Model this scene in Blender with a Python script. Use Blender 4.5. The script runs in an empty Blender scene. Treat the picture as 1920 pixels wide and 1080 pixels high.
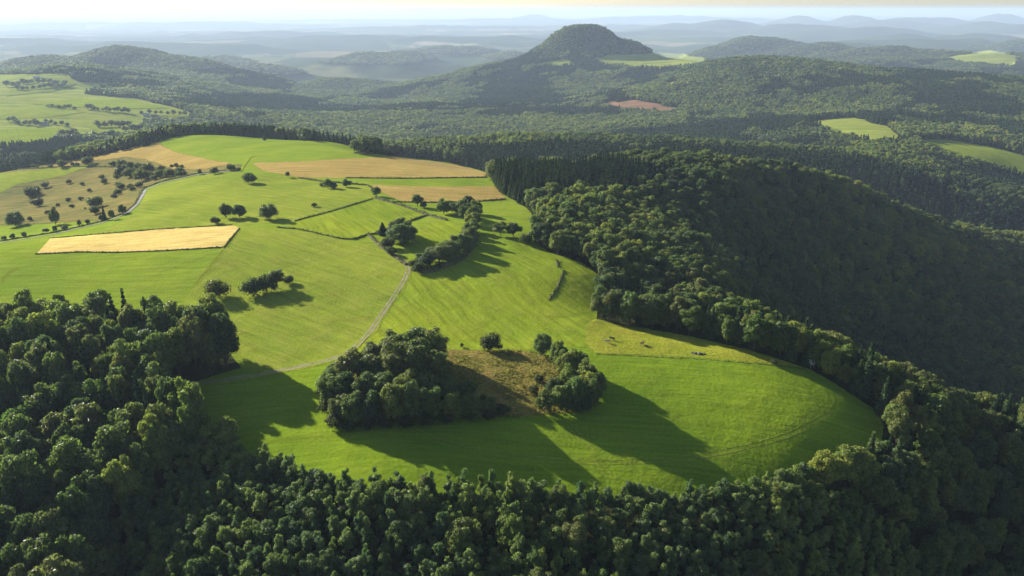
import bpy, bmesh, math, random
import numpy as np
from mathutils import Vector, Matrix
from mathutils.geometry import delaunay_2d_cdt

# ---------------------------------------------------------------- camera, sky, sun, exposure
scene = bpy.context.scene
COL = scene.collection
R = math.radians
PITCH_DEG, SUN_AZ, SUN_EL = 20.45, 50.0, 19.0          # sun: degrees left of the view direction, degrees above the horizon

cam_data = bpy.data.cameras.new('camera'); cam = bpy.data.objects.new('camera', cam_data); COL.objects.link(cam)
cam.location = (0, 0, 130.0); cam.rotation_euler = (R(90 - PITCH_DEG), 0, 0)
cam_data.sensor_width = 36; cam_data.lens = 36 * 1400 / 1920
cam_data.clip_start = 1; cam_data.clip_end = 300000
scene.camera = cam

world = bpy.data.worlds.new('World'); scene.world = world; world.use_nodes = True
nt = world.node_tree; nt.nodes.clear()
sky = nt.nodes.new('ShaderNodeTexSky'); sky.sky_type = 'NISHITA'; sky.sun_disc = False
sky.sun_elevation = R(SUN_EL); sky.sun_rotation = R(-SUN_AZ); sky.altitude = 700; sky.air_density = 1.0; sky.dust_density = 1.0; sky.ozone_density = 1.0
bg = nt.nodes.new('ShaderNodeBackground'); bg.inputs['Strength'].default_value = 0.058
wo = nt.nodes.new('ShaderNodeOutputWorld')
nt.links.new(sky.outputs[0], bg.inputs[0]); nt.links.new(bg.outputs[0], wo.inputs[0])

sun_data = bpy.data.lights.new('sun', 'SUN'); sun_data.energy = 5.0; sun_data.angle = R(0.5); sun_data.color = (1.0, 0.92, 0.80)
sun = bpy.data.objects.new('sun', sun_data); COL.objects.link(sun); sun.location = (-400, 350, 500)
sdir = Vector((-math.sin(R(SUN_AZ)) * math.cos(R(SUN_EL)), math.cos(R(SUN_AZ)) * math.cos(R(SUN_EL)), math.sin(R(SUN_EL))))
sun.rotation_euler = sdir.to_track_quat('Z', 'Y').to_euler()

scene.view_settings.view_transform = 'Standard'; scene.view_settings.look = 'None'
scene.view_settings.gamma = 1; scene.view_settings.exposure = 1.4
scene.render.engine = 'CYCLES'
cy = scene.cycles
cy.max_bounces = 5; cy.diffuse_bounces = 3; cy.glossy_bounces = 2; cy.transmission_bounces = 3; cy.volume_bounces = 1; cy.transparent_max_bounces = 4
cy.use_denoising = True; cy.caustics_reflective = False; cy.caustics_refractive = False
HAZE_DENSITY = 5.6e-5

random.seed(7); rng = np.random.default_rng(7)

# ---------------------------------------------------------------- terrain heights
FPX, PITCH, CAM_Z = 1400.0, math.radians(20.45), 130.0
CP, SP = math.cos(PITCH), math.sin(PITCH)

def ray(px, py):
    """direction of the sight line through a picture point, per metre of forward distance: X and Z slopes"""
    u = (np.asarray(px, float) - 960) / FPX
    v = (540 - np.asarray(py, float)) / FPX
    w = CP + v * SP
    return u / w, (-SP + v * CP) / w

def pt_z(px, py, z):
    a, b = ray(px, py); d = (z - CAM_Z) / b
    return float(a), math.log(d), z
def pt_d(px, py, d, drop=0.0):
    a, b = ray(px, py)
    return float(a), math.log(d), CAM_Z + float(b) * d - drop
def pt_h(px, d, z):
    t = (z - CAM_Z) / d
    v = (t * CP + SP) / (CP - t * SP)
    return (px - 960) / FPX / (CP + v * SP), math.log(d), z

CTRL = [
 # the knoll meadow round the grove and its rim
 *[pt_z(*t) for t in [(860,800,0),(1100,790,-1),(700,720,1),(640,915,-4),(1000,945,-6),(1150,945,-7),(1300,938,-9),(1400,700,-1),(1510,690,-4),
  (1640,775,-11),(1655,832,-14),(1300,790,-3),(1450,800,-5),(1500,893,-11),(560,900,-6),(330,740,-7),(430,850,-7),(1110,600,0),(900,640,1),(1300,640,-1),
  (900,715,3),(850,665,3),(1000,665,2),(660,660,0),(600,560,1),(450,680,-4),(760,520,4),(500,460,3),(440,430,2),(300,470,-1),
  (100,470,-8),(0,460,-13),(0,560,-10),(200,560,-7),(400,570,-3),(900,450,5),(1000,430,3),(1120,520,0),(1090,490,1),(930,380,-4),(830,390,1),(700,360,-1),
  (560,345,-5),(450,328,-10),(930,330,-14),(750,295,-22),(650,272,-34),(480,262,-32),(330,256,-31),(265,278,-40),
  (100,308,-70),(0,325,-84),(50,400,-48),(100,350,-68),(180,325,-58),(250,310,-44),(20,425,-42),(260,380,-14),(150,420,-24),(200,370,-42)]],
 # slope under the near wood
 pt_h(960,150,-11), pt_h(960,115,-22), pt_h(1300,155,-16), pt_h(1300,115,-34), pt_h(1600,170,-40), pt_h(1900,190,-70), pt_h(1900,130,-100), pt_h(1600,125,-80),
 pt_h(500,150,-13), pt_h(200,150,-26), pt_h(0,150,-30), pt_h(-300,150,-36), pt_h(500,105,-24), pt_h(0,100,-50), pt_h(960,60,-90), pt_h(0,60,-80), pt_h(1900,60,-140),
 pt_h(100,205,-16), pt_h(300,230,-12), pt_h(-200,250,-18), pt_h(-200,330,-22), pt_h(0,300,-10), pt_h(200,290,-7),
 # rim running out to the right
 pt_h(1700,262,-17), pt_h(1800,255,-24), pt_h(1920,250,-30), pt_h(2200,240,-44), pt_h(1750,215,-33), pt_h(1900,215,-46), pt_h(2300,190,-90),
 # valley behind the rim
 pt_h(1300,312,-2), pt_h(1300,335,-7), pt_h(1400,298,-3), pt_h(1400,318,-9), pt_h(1500,288,-6), pt_h(1580,268,-8), pt_h(1300,385,-16), pt_h(1300,450,-20), pt_h(1400,440,-40), pt_h(1400,350,-26), pt_h(1200,330,-8), pt_h(1170,400,-7), pt_h(1500,335,-48), pt_h(1500,450,-104), pt_h(1700,340,-85), pt_h(1700,470,-132), pt_h(1900,350,-110), pt_h(1900,480,-145), pt_h(2300,450,-160),
 pt_h(1500,580,-84), pt_h(1700,600,-124), pt_h(1900,620,-134), pt_h(1300,520,-22), pt_h(1400,560,-33), pt_h(1400,640,-24), pt_h(1150,480,-9), pt_h(1080,520,-6), pt_h(1500,660,-66), pt_h(1700,660,-98), pt_h(1900,680,-118),
 # wooded hill crest
 pt_h(1060,620,-10), pt_h(1210,720,-16), pt_h(1330,725,-19), pt_h(1450,725,-22), pt_h(1600,725,-49), pt_h(1700,730,-75), pt_h(1800,735,-97), pt_h(1920,735,-115), pt_h(2300,740,-140), pt_h(1100,680,-14), pt_h(960,660,-12),
 pt_h(1210,860,-70), pt_h(1450,880,-90), pt_h(1700,880,-128), pt_h(1920,880,-150), pt_h(1000,800,-50),
 # second wooded ridge behind it
 pt_h(700,1080,-66), pt_h(900,1250,-82), pt_h(1100,1250,-80), pt_h(1300,1200,-76), pt_h(1500,1120,-80), pt_h(1700,1060,-99), pt_h(1920,1000,-122), pt_h(2300,1000,-130),
 pt_h(850,930,-62), pt_h(700,960,-46),
 pt_h(480,1100,-46), pt_h(330,1100,-50), pt_h(330,1350,-120), pt_h(600,1450,-150), pt_h(900,1550,-165), pt_h(100,1150,-110), pt_h(-200,1100,-130),
 pt_h(1200,1550,-165), pt_h(1450,1400,-140), pt_h(1920,1200,-150), pt_h(1920,760,-108),
 pt_d(1590,247,1600), pt_d(1660,262,1480), pt_d(1850,292,1380), pt_d(1550,232,1750),
 # slopes of the knob hill and the long right ridge
 pt_d(1100,205,2500,14), pt_d(1100,160,3150,14), pt_d(850,200,2600,14), pt_d(900,150,3400,14), pt_d(700,200,2900,14), pt_d(800,175,3300,14), pt_d(620,205,2700,14), pt_d(1200,225,2050,14), pt_d(1300,200,2300,14), pt_d(1200,200,2450),
 pt_d(1190,118,3500), pt_d(1300,112,3550), pt_d(1240,130,3300), pt_d(930,120,3850,14), pt_d(1000,110,3900,14),
 pt_d(1380,112,2900,16), pt_d(1500,112,2850,16), pt_d(1650,122,2750,16), pt_d(1900,145,2500,16), pt_d(2300,160,2500,16), pt_d(1600,180,2150,14), pt_d(1800,180,2100,14), pt_d(1500,215,1900,14), pt_d(1800,230,1750,14), pt_d(1900,260,1550,12),
 pt_h(1000,4600,-170), pt_h(1200,4600,-190), pt_h(1400,3800,-170), pt_h(1600,3600,-190), pt_h(1900,3400,-230), pt_h(2300,3400,-240),
 pt_d(1850,108,4600), pt_d(1800,118,4300), pt_h(1400,5200,-230), pt_h(1650,5400,-215), pt_h(1920,5600,-200),
 # fields and wood on the left
 pt_d(0,272,1500), pt_d(150,258,1600), pt_d(270,240,1750), pt_d(200,205,2100), pt_d(50,165,2700), pt_d(150,138,3100), pt_d(350,218,2050), pt_d(60,210,2050), pt_d(250,180,2500), pt_d(0,150,3000), pt_d(-250,160,2800), pt_d(-250,270,1600),
 pt_d(420,200,2300,14), pt_d(350,175,2600,14), pt_d(500,205,2400,14), pt_d(300,160,2900,14), pt_h(420,1700,-150), pt_h(520,1900,-175),
 pt_h(300,3700,-230), pt_h(550,3500,-260), pt_h(650,4300,-320), pt_h(0,3800,-190), pt_h(-300,3800,-190), pt_h(780,4700,-330),
 # floor of the wide basin
 *[pt_h(p,d,-345+ (0 if p<1300 else 25)) for p in (-300,300,800,1300,1700,2300) for d in (7000,12000,24000,45000,80000)],
 *[pt_h(p,5600,-330) for p in (-300,200,600,1000)],
]
CTRL = np.array(CTRL)

def _tps(a, b):
    r2 = (a[:, None, 0] - b[None, :, 0]) ** 2 + (a[:, None, 1] - b[None, :, 1]) ** 2
    return np.where(r2 > 1e-12, r2 * np.log(np.maximum(r2, 1e-12)), 0.0)
_n = len(CTRL)
_A = np.zeros((_n + 3, _n + 3)); _A[:_n, :_n] = _tps(CTRL, CTRL) + np.eye(_n) * 4e-4
_A[:_n, _n] = 1; _A[:_n, _n + 1:] = CTRL[:, :2]; _A[_n:, :_n] = _A[:_n, _n:].T
_wt = np.linalg.solve(_A, np.r_[CTRL[:, 2], 0, 0, 0])

# free-standing hills of the distance: centre (px, forward distance), summit row, half widths across and along, exponent
def hill(px, py, d, wx, wy, p=2.0, base=None, lean=0.0):
    a, b = ray(px, py); far = 1.0 + 0.45 * min(1.0, max(0.0, (d - 5000) / 3000))
    if d > 5000: far = min(far, ((-345 if px < 1300 else -320) + 115 - CAM_Z) / float(b) / d)
    d *= far; wx *= far; wy *= far
    return dict(x=float(a) * d, y=d, top=CAM_Z + float(b) * d, wx=wx, wy=wy, p=p, base=base)
HILLS = [
 hill(1092,52,4000,228,205,3.8), hill(1165,78,3950,150,150,2.6), hill(1030,84,3980,130,150,2.2),
 hill(250,91,4350,430,420,2.2), hill(335,108,4300,460,400,2.0), hill(140,112,4300,560,420,2.0), hill(440,134,4000,420,330,2.0), hill(-60,134,4200,500,400,2.0),
 hill(425,107,5900,300,400,2.0), hill(500,125,5600,420,400,2.0), hill(850,88,7400,620,600,2.2), hill(740,103,6700,500,600,2.2), hill(960,98,7200,420,500,2.0), hill(620,150,5200,420,300,2.0),
 hill(500,58,12500,1500,900,2.2), hill(640,66,11500,1900,900,2.2), hill(840,68,11000,1500,900,2.2), hill(0,72,12000,2500,900,2.4), hill(250,78,10500,1600,700,2.2),
 hill(1430,72,5900,420,420,2.4), hill(1530,84,5600,420,380,2.2), hill(1660,94,5200,380,360,2.4), hill(1350,92,5700,320,400,2.0),
 hill(1700,66,8000,480,600,2.0), hill(1840,64,7800,420,500,2.0), hill(1760,74,7600,900,600,2.2), hill(1920,76,6400,420,400,2.0), hill(1600,80,7900,700,600,2.0), hill(2080,70,7000,600,500,2.0),
 hill(1360,36,11500,700,700,2.0), hill(1290,44,11500,900,700,2.0), hill(1490,44,10500,900,700,2.0), hill(1570,56,9200,700,600,2.2), hill(1640,52,9400,700,600,2.2),
 hill(1500,29,15500,500,700,1.8), hill(1600,28,15000,520,700,1.8), hill(1680,38,13000,900,700,2.0), hill(1740,33,14500,1200,700,2.2), hill(1840,40,11500,650,700,1.8), hill(1880,25,17000,600,700,1.8), hill(1930,46,10500,800,700,2.0), hill(1000,26,22000,700,900,1.8), hill(950,34,20000,2500,900,2.0), hill(1250,30,21000,2600,900,2.0), hill(700,36,22000,3500,900,2.0), hill(300,42,21000,5000,900,2.4), hill(820,48,15500,2600,900,2.2), hill(1120,46,15000,1800,900,2.2), hill(1150,60,10500,1200,600,2.0), hill(1230,56,9800,900,600,2.0),
]

def _vnoise(x, y, seed):
    xi = np.floor(x).astype(np.int64); yi = np.floor(y).astype(np.int64); fx = x - xi; fy = y - yi
    fx = fx * fx * (3 - 2 * fx); fy = fy * fy * (3 - 2 * fy)
    def h(i, j):
        n = (i * 374761393 + j * 668265263 + seed * 974711) & 0x7fffffff
        n = ((n ^ (n >> 13)) * 1274126177) & 0x7fffffff
        return ((n ^ (n >> 16)) & 0xffff) / 32768.0 - 1
    return (h(xi, yi) * (1 - fx) + h(xi + 1, yi) * fx) * (1 - fy) + (h(xi, yi + 1) * (1 - fx) + h(xi + 1, yi + 1) * fx) * fy

AZ0, AZ1, NA = -1.25, 1.25, 420
L0, L1, NL = math.log(55.0), math.log(82000.0), 660
_az = np.linspace(AZ0, AZ1, NA); _ll = np.linspace(L0, L1, NL)
_AZ, _LL = np.meshgrid(_az, _ll)          # rows: distance
_pts = np.stack([_AZ.ravel(), _LL.ravel()], 1)
_z = np.concatenate([_tps(_pts[i:i + 20000], CTRL) @ _wt[:_n] + _wt[_n] + _pts[i:i + 20000] @ _wt[_n + 1:] for i in range(0, len(_pts), 20000)])
GZ = _z.reshape(NL, NA)
GY = np.exp(_LL); GX = _AZ * GY
HN = _vnoise(GX / 520, GY / 520, 51) + 0.6 * _vnoise(GX / 210, GY / 210, 52) if True else 0
def _add_hills(Z):
    for q in HILLS:
        t = ((np.abs(GX - q['x']) / q['wx']) ** 2 + (np.abs(GY - q['y']) / q['wy']) ** 2) ** (q['p'] / 2)
        g = np.exp(-t * (1 + 0.35 * HN))
        iy = int(np.clip((math.log(q['y']) - L0) / (L1 - L0) * (NL - 1), 0, NL - 1)); ia = int(np.clip((q['x'] / q['y'] - AZ0) / (AZ1 - AZ0) * (NA - 1), 0, NA - 1))
        amp = q['top'] - BASE[iy, ia]
        Z = np.maximum(Z, BASE + np.maximum(amp, 0) * g) if True else Z
    return Z
far = np.clip((GY - 900) / 2500, 0, 1)
GZ = GZ + far * (_vnoise(GX / 430, GY / 430, 3) * 30 + np.clip((4600 - GY) / 800, 0, 1) * _vnoise(GX / 820, GY / 820, 8) * 11 + _vnoise(GX / 180, GY / 180, 5) * 9)
GZ = GZ + np.clip((GY - 4800) / 3000, 0, 1) * (_vnoise(GX / 1700, GY / 1700, 41) * 22 + _vnoise(GX / 600, GY / 600, 42) * 9)
wood_near = np.clip((GY - 120) / 300, 0, 1) * (1 - far)
GZ = GZ + _vnoise(GX / 34, GY / 34, 11) * 0.35 + _vnoise(GX / 80, GY / 80, 12) * 0.7
BASE = GZ.copy()
GZ = _add_hills(GZ)

def hgt(x, y):
    x = np.asarray(x, float); y = np.maximum(np.asarray(y, float), 56.0)
    a = np.clip((x / y - AZ0) / (AZ1 - AZ0) * (NA - 1), 0, NA - 1.001); l = np.clip((np.log(y) - L0) / (L1 - L0) * (NL - 1), 0, NL - 1.001)
    i = l.astype(int); j = a.astype(int); fl = l - i; fa = a - j
    return (GZ[i, j] * (1 - fa) + GZ[i, j + 1] * fa) * (1 - fl) + (GZ[i + 1, j] * (1 - fa) + GZ[i + 1, j + 1] * fa) * fl

def gpv(px, py):
    """ground points seen at picture points"""
    px = np.atleast_1d(np.asarray(px, float)); py = np.atleast_1d(np.asarray(py, float))
    a, b = ray(px, py)
    out = np.full((len(a), 3), np.nan); live = np.ones(len(a), bool); prev = np.full(len(a), 60.0)
    for y in np.exp(np.linspace(math.log(60), math.log(70000), 1500)):
        hit = live & (CAM_Z + b * y < hgt(a * y, np.full_like(a, y)))
        if hit.any():
            lo = prev[hit].copy(); hi = np.full(hit.sum(), y); ah, bh = a[hit], b[hit]
            for _ in range(14):
                m = (lo + hi) / 2; under = CAM_Z + bh * m < hgt(ah * m, m)
                hi = np.where(under, m, hi); lo = np.where(under, lo, m)
            out[hit] = np.stack([ah * hi, hi, hgt(ah * hi, hi)], 1); live &= ~hit
        prev[live] = y
        if not live.any(): break
    return out
def gp(px, py):
    return gpv([px], [py])[0]

def proj(P):
    P = np.asarray(P, float); d = P - np.array([0, 0, CAM_Z])
    depth = d[..., 1] * CP - d[..., 2] * SP; up = d[..., 1] * SP + d[..., 2] * CP
    return 960 + FPX * d[..., 0] / depth, 540 - FPX * up / depth, depth

# ---------------------------------------------------------------- materials
def mat_new(name):
    m = bpy.data.materials.new(name); m.use_nodes = True; t = m.node_tree; t.nodes.clear()
    o = t.nodes.new('ShaderNodeOutputMaterial'); return m, t, o
def N(t, kind, **kw):
    n = t.nodes.new(kind)
    for k, v in kw.items():
        if k in n.inputs.keys(): n.inputs[k].default_value = v
        else: setattr(n, k, v)
    return n
def noise(t, vec, scale, detail=3.0, rough=0.55, dist=0.0):
    n = N(t, 'ShaderNodeTexNoise'); n.inputs['Scale'].default_value = scale; n.inputs['Detail'].default_value = detail
    n.inputs['Roughness'].default_value = rough; n.inputs['Distortion'].default_value = dist; t.links.new(vec, n.inputs['Vector']); return n.outputs['Fac']
def ramp(t, fac, stops):
    r = N(t, 'ShaderNodeValToRGB'); cr = r.color_ramp
    while len(cr.elements) < len(stops): cr.elements.new(0.5)
    for e, (p, c) in zip(cr.elements, stops): e.position = p; e.color = (*c, 1)
    t.links.new(fac, r.inputs[0]); return r.outputs[0]
def mixc(t, fac, a, b, mode='MIX'):
    m = N(t, 'ShaderNodeMix', data_type='RGBA', blend_type=mode)
    if isinstance(fac, (int, float)): m.inputs[0].default_value = fac
    else: t.links.new(fac, m.inputs[0])
    for s, v in ((m.inputs[6], a), (m.inputs[7], b)):
        if isinstance(v, tuple): s.default_value = (*v, 1)
        else: t.links.new(v, s)
    return m.outputs[2]
def remap(t, v, a, b, c=0.0, d=1.0):
    n = N(t, 'ShaderNodeMapRange'); n.inputs[1].default_value = a; n.inputs[2].default_value = b; n.inputs[3].default_value = c; n.inputs[4].default_value = d
    t.links.new(v, n.inputs[0]); return n.outputs[0]
def math_n(t, op, a, b):
    n = N(t, 'ShaderNodeMath', operation=op)
    for s, v in zip(n.inputs, (a, b)):
        if isinstance(v, (int, float)): s.default_value = v
        else: t.links.new(v, s)
    return n.outputs[0]

def grass_mat(name, light, dark, dry, dry_amt=0.3, stripe_deg=0.0, stripe_w=5.0, stripe_amt=0.35, bump=0.6, tuft=1.0, feather=False):
    """grass: broad patches, tufts, the lines left by mowing"""
    m, t, o = mat_new(name)
    geo = N(t, 'ShaderNodeNewGeometry'); pos = geo.outputs['Position']
    mp = N(t, 'ShaderNodeMapping'); mp.inputs['Rotation'].default_value = (0, 0, R(stripe_deg)); t.links.new(pos, mp.inputs['Vector'])
    flat = N(t, 'ShaderNodeMapping'); flat.inputs['Scale'].default_value = (1, 1, 0.0); t.links.new(pos, flat.inputs['Vector']); pos = flat.outputs[0]
    big = noise(t, pos, 0.014, 4, 0.6, 0.6); mid = noise(t, pos, 0.09, 4, 0.6); fine = noise(t, pos, 0.9, 3, 0.65)
    # stripes: the noise is stretched along the mowing direction and slightly bent
    st = N(t, 'ShaderNodeMapping'); st.inputs['Scale'].default_value = (1.0 / (stripe_w * 14), 1.0 / stripe_w, 0); t.links.new(mp.outputs[0], st.inputs['Vector'])
    bend = noise(t, pos, 0.012, 2, 0.5); bv = N(t, 'ShaderNodeVectorMath', operation='ADD'); cmb = N(t, 'ShaderNodeCombineXYZ')
    t.links.new(math_n(t, 'MULTIPLY', bend, 16.0 / stripe_w), cmb.inputs[1]); t.links.new(st.outputs[0], bv.inputs[0]); t.links.new(cmb.outputs[0], bv.inputs[1])
    stripes = noise(t, bv.outputs[0], 1.0, 2.5, 0.6)
    c = mixc(t, remap(t, big, 0.32, 0.68), dark, light)
    c = mixc(t, math_n(t, 'MULTIPLY', remap(t, mid, 0.45, 0.75), dry_amt), c, dry)
    k = math_n(t, 'ADD', remap(t, stripes, 0.3, 0.7, 1 - stripe_amt, 1 + stripe_amt), remap(t, fine, 0.25, 0.75, -0.28 * tuft, 0.28 * tuft))
    kc = N(t, 'ShaderNodeCombineColor'); [t.links.new(k, kc.inputs[i]) for i in range(3)]
    c = mixc(t, 1.0, c, kc.outputs[0], 'MULTIPLY')
    d = N(t, 'ShaderNodeBsdfDiffuse'); t.links.new(c, d.inputs['Color'])
    h = math_n(t, 'ADD', math_n(t, 'MULTIPLY', fine, 0.35 * tuft), math_n(t, 'ADD', math_n(t, 'MULTIPLY', stripes, 1.1 * stripe_amt), math_n(t, 'MULTIPLY', mid, 1.5)))
    b = N(t, 'ShaderNodeBump'); b.inputs['Strength'].default_value = bump; b.inputs['Distance'].default_value = 1.0; t.links.new(h, b.inputs['Height'])
    t.links.new(b.outputs[0], d.inputs['Normal'])
    if not feather: t.links.new(d.outputs[0], o.inputs[0]); return m
    # thin growth at the margin: the cover breaks up into patches before it ends
    at = N(t, 'ShaderNodeAttribute', attribute_name='margin'); cov = math_n(t, 'ADD', at.outputs['Fac'], math_n(t, 'ADD', math_n(t, 'MULTIPLY', noise(t, pos, 0.22, 4, 0.7), 1.1), math_n(t, 'MULTIPLY', fine, 0.5)))
    tp = N(t, 'ShaderNodeBsdfTransparent'); mx = N(t, 'ShaderNodeMixShader'); t.links.new(remap(t, cov, 0.92, 1.06), mx.inputs[0]); t.links.new(tp.outputs[0], mx.inputs[1]); t.links.new(d.outputs[0], mx.inputs[2])
    t.links.new(mx.outputs[0], o.inputs[0]); return m

def leaf_mat(name, cols, trans=0.46, spec=0.12):
    m, t, o = mat_new(name)
    oi = N(t, 'ShaderNodeObjectInfo'); geo = N(t, 'ShaderNodeNewGeometry')
    c = ramp(t, oi.outputs['Random'], [(i / (len(cols) - 1), q) for i, q in enumerate(cols)])
    # stands differ: neighbouring trees lean to one tone, the next stand to another
    c = mixc(t, remap(t, math_n(t, 'ADD', math_n(t, 'MULTIPLY', noise(t, oi.outputs['Location'], 0.011, 3, 0.6), 0.5), math_n(t, 'MULTIPLY', noise(t, oi.outputs['Location'], 0.0032, 2, 0.5), 0.5)), 0.38, 0.62), mixc(t, 1.0, c, (0.58, 0.68, 0.92), 'MULTIPLY'), mixc(t, 1.0, c, (1.45, 1.34, 0.98), 'MULTIPLY'))
    r = geo.outputs['Random Per Island']
    k = remap(t, r, 0, 1, 0.62, 1.38); kc = N(t, 'ShaderNodeCombineColor'); [t.links.new(k, kc.inputs[i]) for i in range(3)]
    c = mixc(t, 1.0, c, kc.outputs[0], 'MULTIPLY')
    d = N(t, 'ShaderNodeBsdfPrincipled'); t.links.new(c, d.inputs['Base Color']); d.inputs['Roughness'].default_value = 0.52; d.inputs['Specular IOR Level'].default_value = spec
    tr = N(t, 'ShaderNodeBsdfTranslucent'); t.links.new(mixc(t, 1.0, c, (1.1, 1.3, 0.75), 'MULTIPLY'), tr.inputs['Color'])
    mx = N(t, 'ShaderNodeMixShader'); mx.inputs[0].default_value = trans; t.links.new(d.outputs[0], mx.inputs[1]); t.links.new(tr.outputs[0], mx.inputs[2])
    t.links.new(mx.outputs[0], o.inputs[0]); return m

def plain_mat(name, a, b, scale, rough=0.9, bump=0.3, detail=4):
    m, t, o = mat_new(name)
    geo = N(t, 'ShaderNodeNewGeometry')
    f = noise(t, geo.outputs['Position'], scale, detail, 0.6)
    d = N(t, 'ShaderNodeBsdfPrincipled'); d.inputs['Roughness'].default_value = rough; d.inputs['Specular IOR Level'].default_value = 0.2
    t.links.new(mixc(t, remap(t, f, 0.3, 0.7), a, b), d.inputs['Base Color'])
    bm_ = N(t, 'ShaderNodeBump'); bm_.inputs['Strength'].default_value = bump; bm_.inputs['Distance'].default_value = 0.5; t.links.new(f, bm_.inputs['Height']); t.links.new(bm_.outputs[0], d.inputs['Normal'])
    t.links.new(d.outputs[0], o.inputs[0]); return m

LIME, LIME_D, STRAW = (0.205, 0.268, 0.022), (0.135, 0.205, 0.018), (0.30, 0.25, 0.065)
M = dict(
 meadow=grass_mat('meadow_grass', LIME, LIME_D, STRAW, 0.18, 8, 3, 0.18, 0.5),
 knoll=grass_mat('knoll_meadow_grass', (0.175, 0.250, 0.014), (0.105, 0.178, 0.012), (0.23, 0.23, 0.03), 0.2, 4, 1.8, 0.18, 0.5, 0.8),
 mown=grass_mat('mown_grass', (0.220, 0.270, 0.018), (0.150, 0.215, 0.016), STRAW, 0.2, 62, 2.4, 0.24, 0.5),
 olive=grass_mat('olive_meadow_grass', (0.222, 0.265, 0.028), (0.15, 0.205, 0.022), STRAW, 0.35, 40, 2.8, 0.18, 0.5),
 pasture=grass_mat('pasture_grass', (0.265, 0.275, 0.024), (0.19, 0.225, 0.022), (0.30, 0.24, 0.05), 0.4, 6, 7, 0.1, 0.6, 1.4),
 dry=grass_mat('dry_grass', (0.37, 0.265, 0.085), (0.29, 0.205, 0.065), (0.25, 0.23, 0.05), 0.9, 4, 4, 0.2, 0.6, 1.5, True),
 knolldry=grass_mat('rough_knoll_grass', (0.20, 0.165, 0.04), (0.125, 0.13, 0.026), (0.26, 0.155, 0.06), 0.55, 30, 9, 0.1, 1.2, 2.0, True),
 scrub=grass_mat('scrub_grass', (0.20, 0.175, 0.055), (0.11, 0.125, 0.04), (0.28, 0.185, 0.07), 0.6, 24, 4, 0.3, 1.0, 1.8, True),
 grain=grass_mat('ripe_grain', (0.60, 0.46, 0.155), (0.50, 0.37, 0.12), (0.38, 0.29, 0.09), 0.55, 5, 2.2, 0.2, 0.35, 0.9),
 farfield=grass_mat('far_meadow_grass', (0.25, 0.28, 0.045), (0.15, 0.21, 0.032), (0.31, 0.26, 0.08), 0.5, 10, 30, 0.25, 0.2, 0.2),
 clearcut=grass_mat('felled_ground', (0.25, 0.13, 0.08), (0.16, 0.10, 0.06), (0.12, 0.12, 0.04), 0.5, 20, 12, 0.3, 0.6, 1.0),
 leaf=leaf_mat('broadleaf_foliage', [(0.118, 0.160, 0.048), (0.150, 0.190, 0.050), (0.082, 0.120, 0.050), (0.215, 0.235, 0.056), (0.118, 0.145, 0.052), (0.165, 0.170, 0.062), (0.100, 0.155, 0.046), (0.060, 0.090, 0.042)], spec=0.22),
 youngleaf=leaf_mat('young_foliage', [(0.165, 0.21, 0.062), (0.205, 0.24, 0.066), (0.09, 0.145, 0.065), (0.24, 0.28, 0.09), (0.15, 0.195, 0.08), (0.12, 0.19, 0.06)], 0.48, 0.25),
 needle=leaf_mat('spruce_needles', [(0.032, 0.058, 0.030), (0.045, 0.072, 0.030), (0.026, 0.050, 0.030), (0.056, 0.080, 0.032)], 0.12, 0.0),
 scrubleaf=leaf_mat('shrub_foliage', [(0.045, 0.07, 0.025), (0.06, 0.08, 0.03), (0.075, 0.085, 0.03), (0.05, 0.07, 0.03)]),
 bark=plain_mat('bark', (0.10, 0.075, 0.055), (0.05, 0.04, 0.03), 3.0),
 gravel=plain_mat('pale_gravel', (0.30, 0.255, 0.175), (0.18, 0.15, 0.09), 0.4),
 tarmac=plain_mat('worn_tarmac', (0.13, 0.125, 0.115), (0.09, 0.085, 0.08), 0.3),
 bank=plain_mat('rough_bank_growth', (0.06, 0.07, 0.025), (0.12, 0.09, 0.04), 0.5, 1.0, 1.0),
 stone=plain_mat('grey_stone', (0.15, 0.145, 0.14), (0.08, 0.075, 0.07), 2.5),
 board=plain_mat('weathered_boards', (0.50, 0.46, 0.40), (0.36, 0.32, 0.27), 2.0),
 roof=plain_mat('grey_roof_sheet', (0.34, 0.33, 0.33), (0.26, 0.25, 0.25), 0.4),
 redroof=plain_mat('red_tile_roof', (0.26, 0.09, 0.06), (0.18, 0.07, 0.05), 0.6),
 white=plain_mat('pale_render', (0.5, 0.48, 0.44), (0.42, 0.4, 0.36), 0.3),
 shade=plain_mat('dark_opening', (0.02, 0.02, 0.02), (0.03, 0.03, 0.03), 1.0),
)
M['knolldry']['feather'] = 6.0; M['scrub']['feather'] = 8.0; M['dry']['feather'] = 3.0
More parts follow.
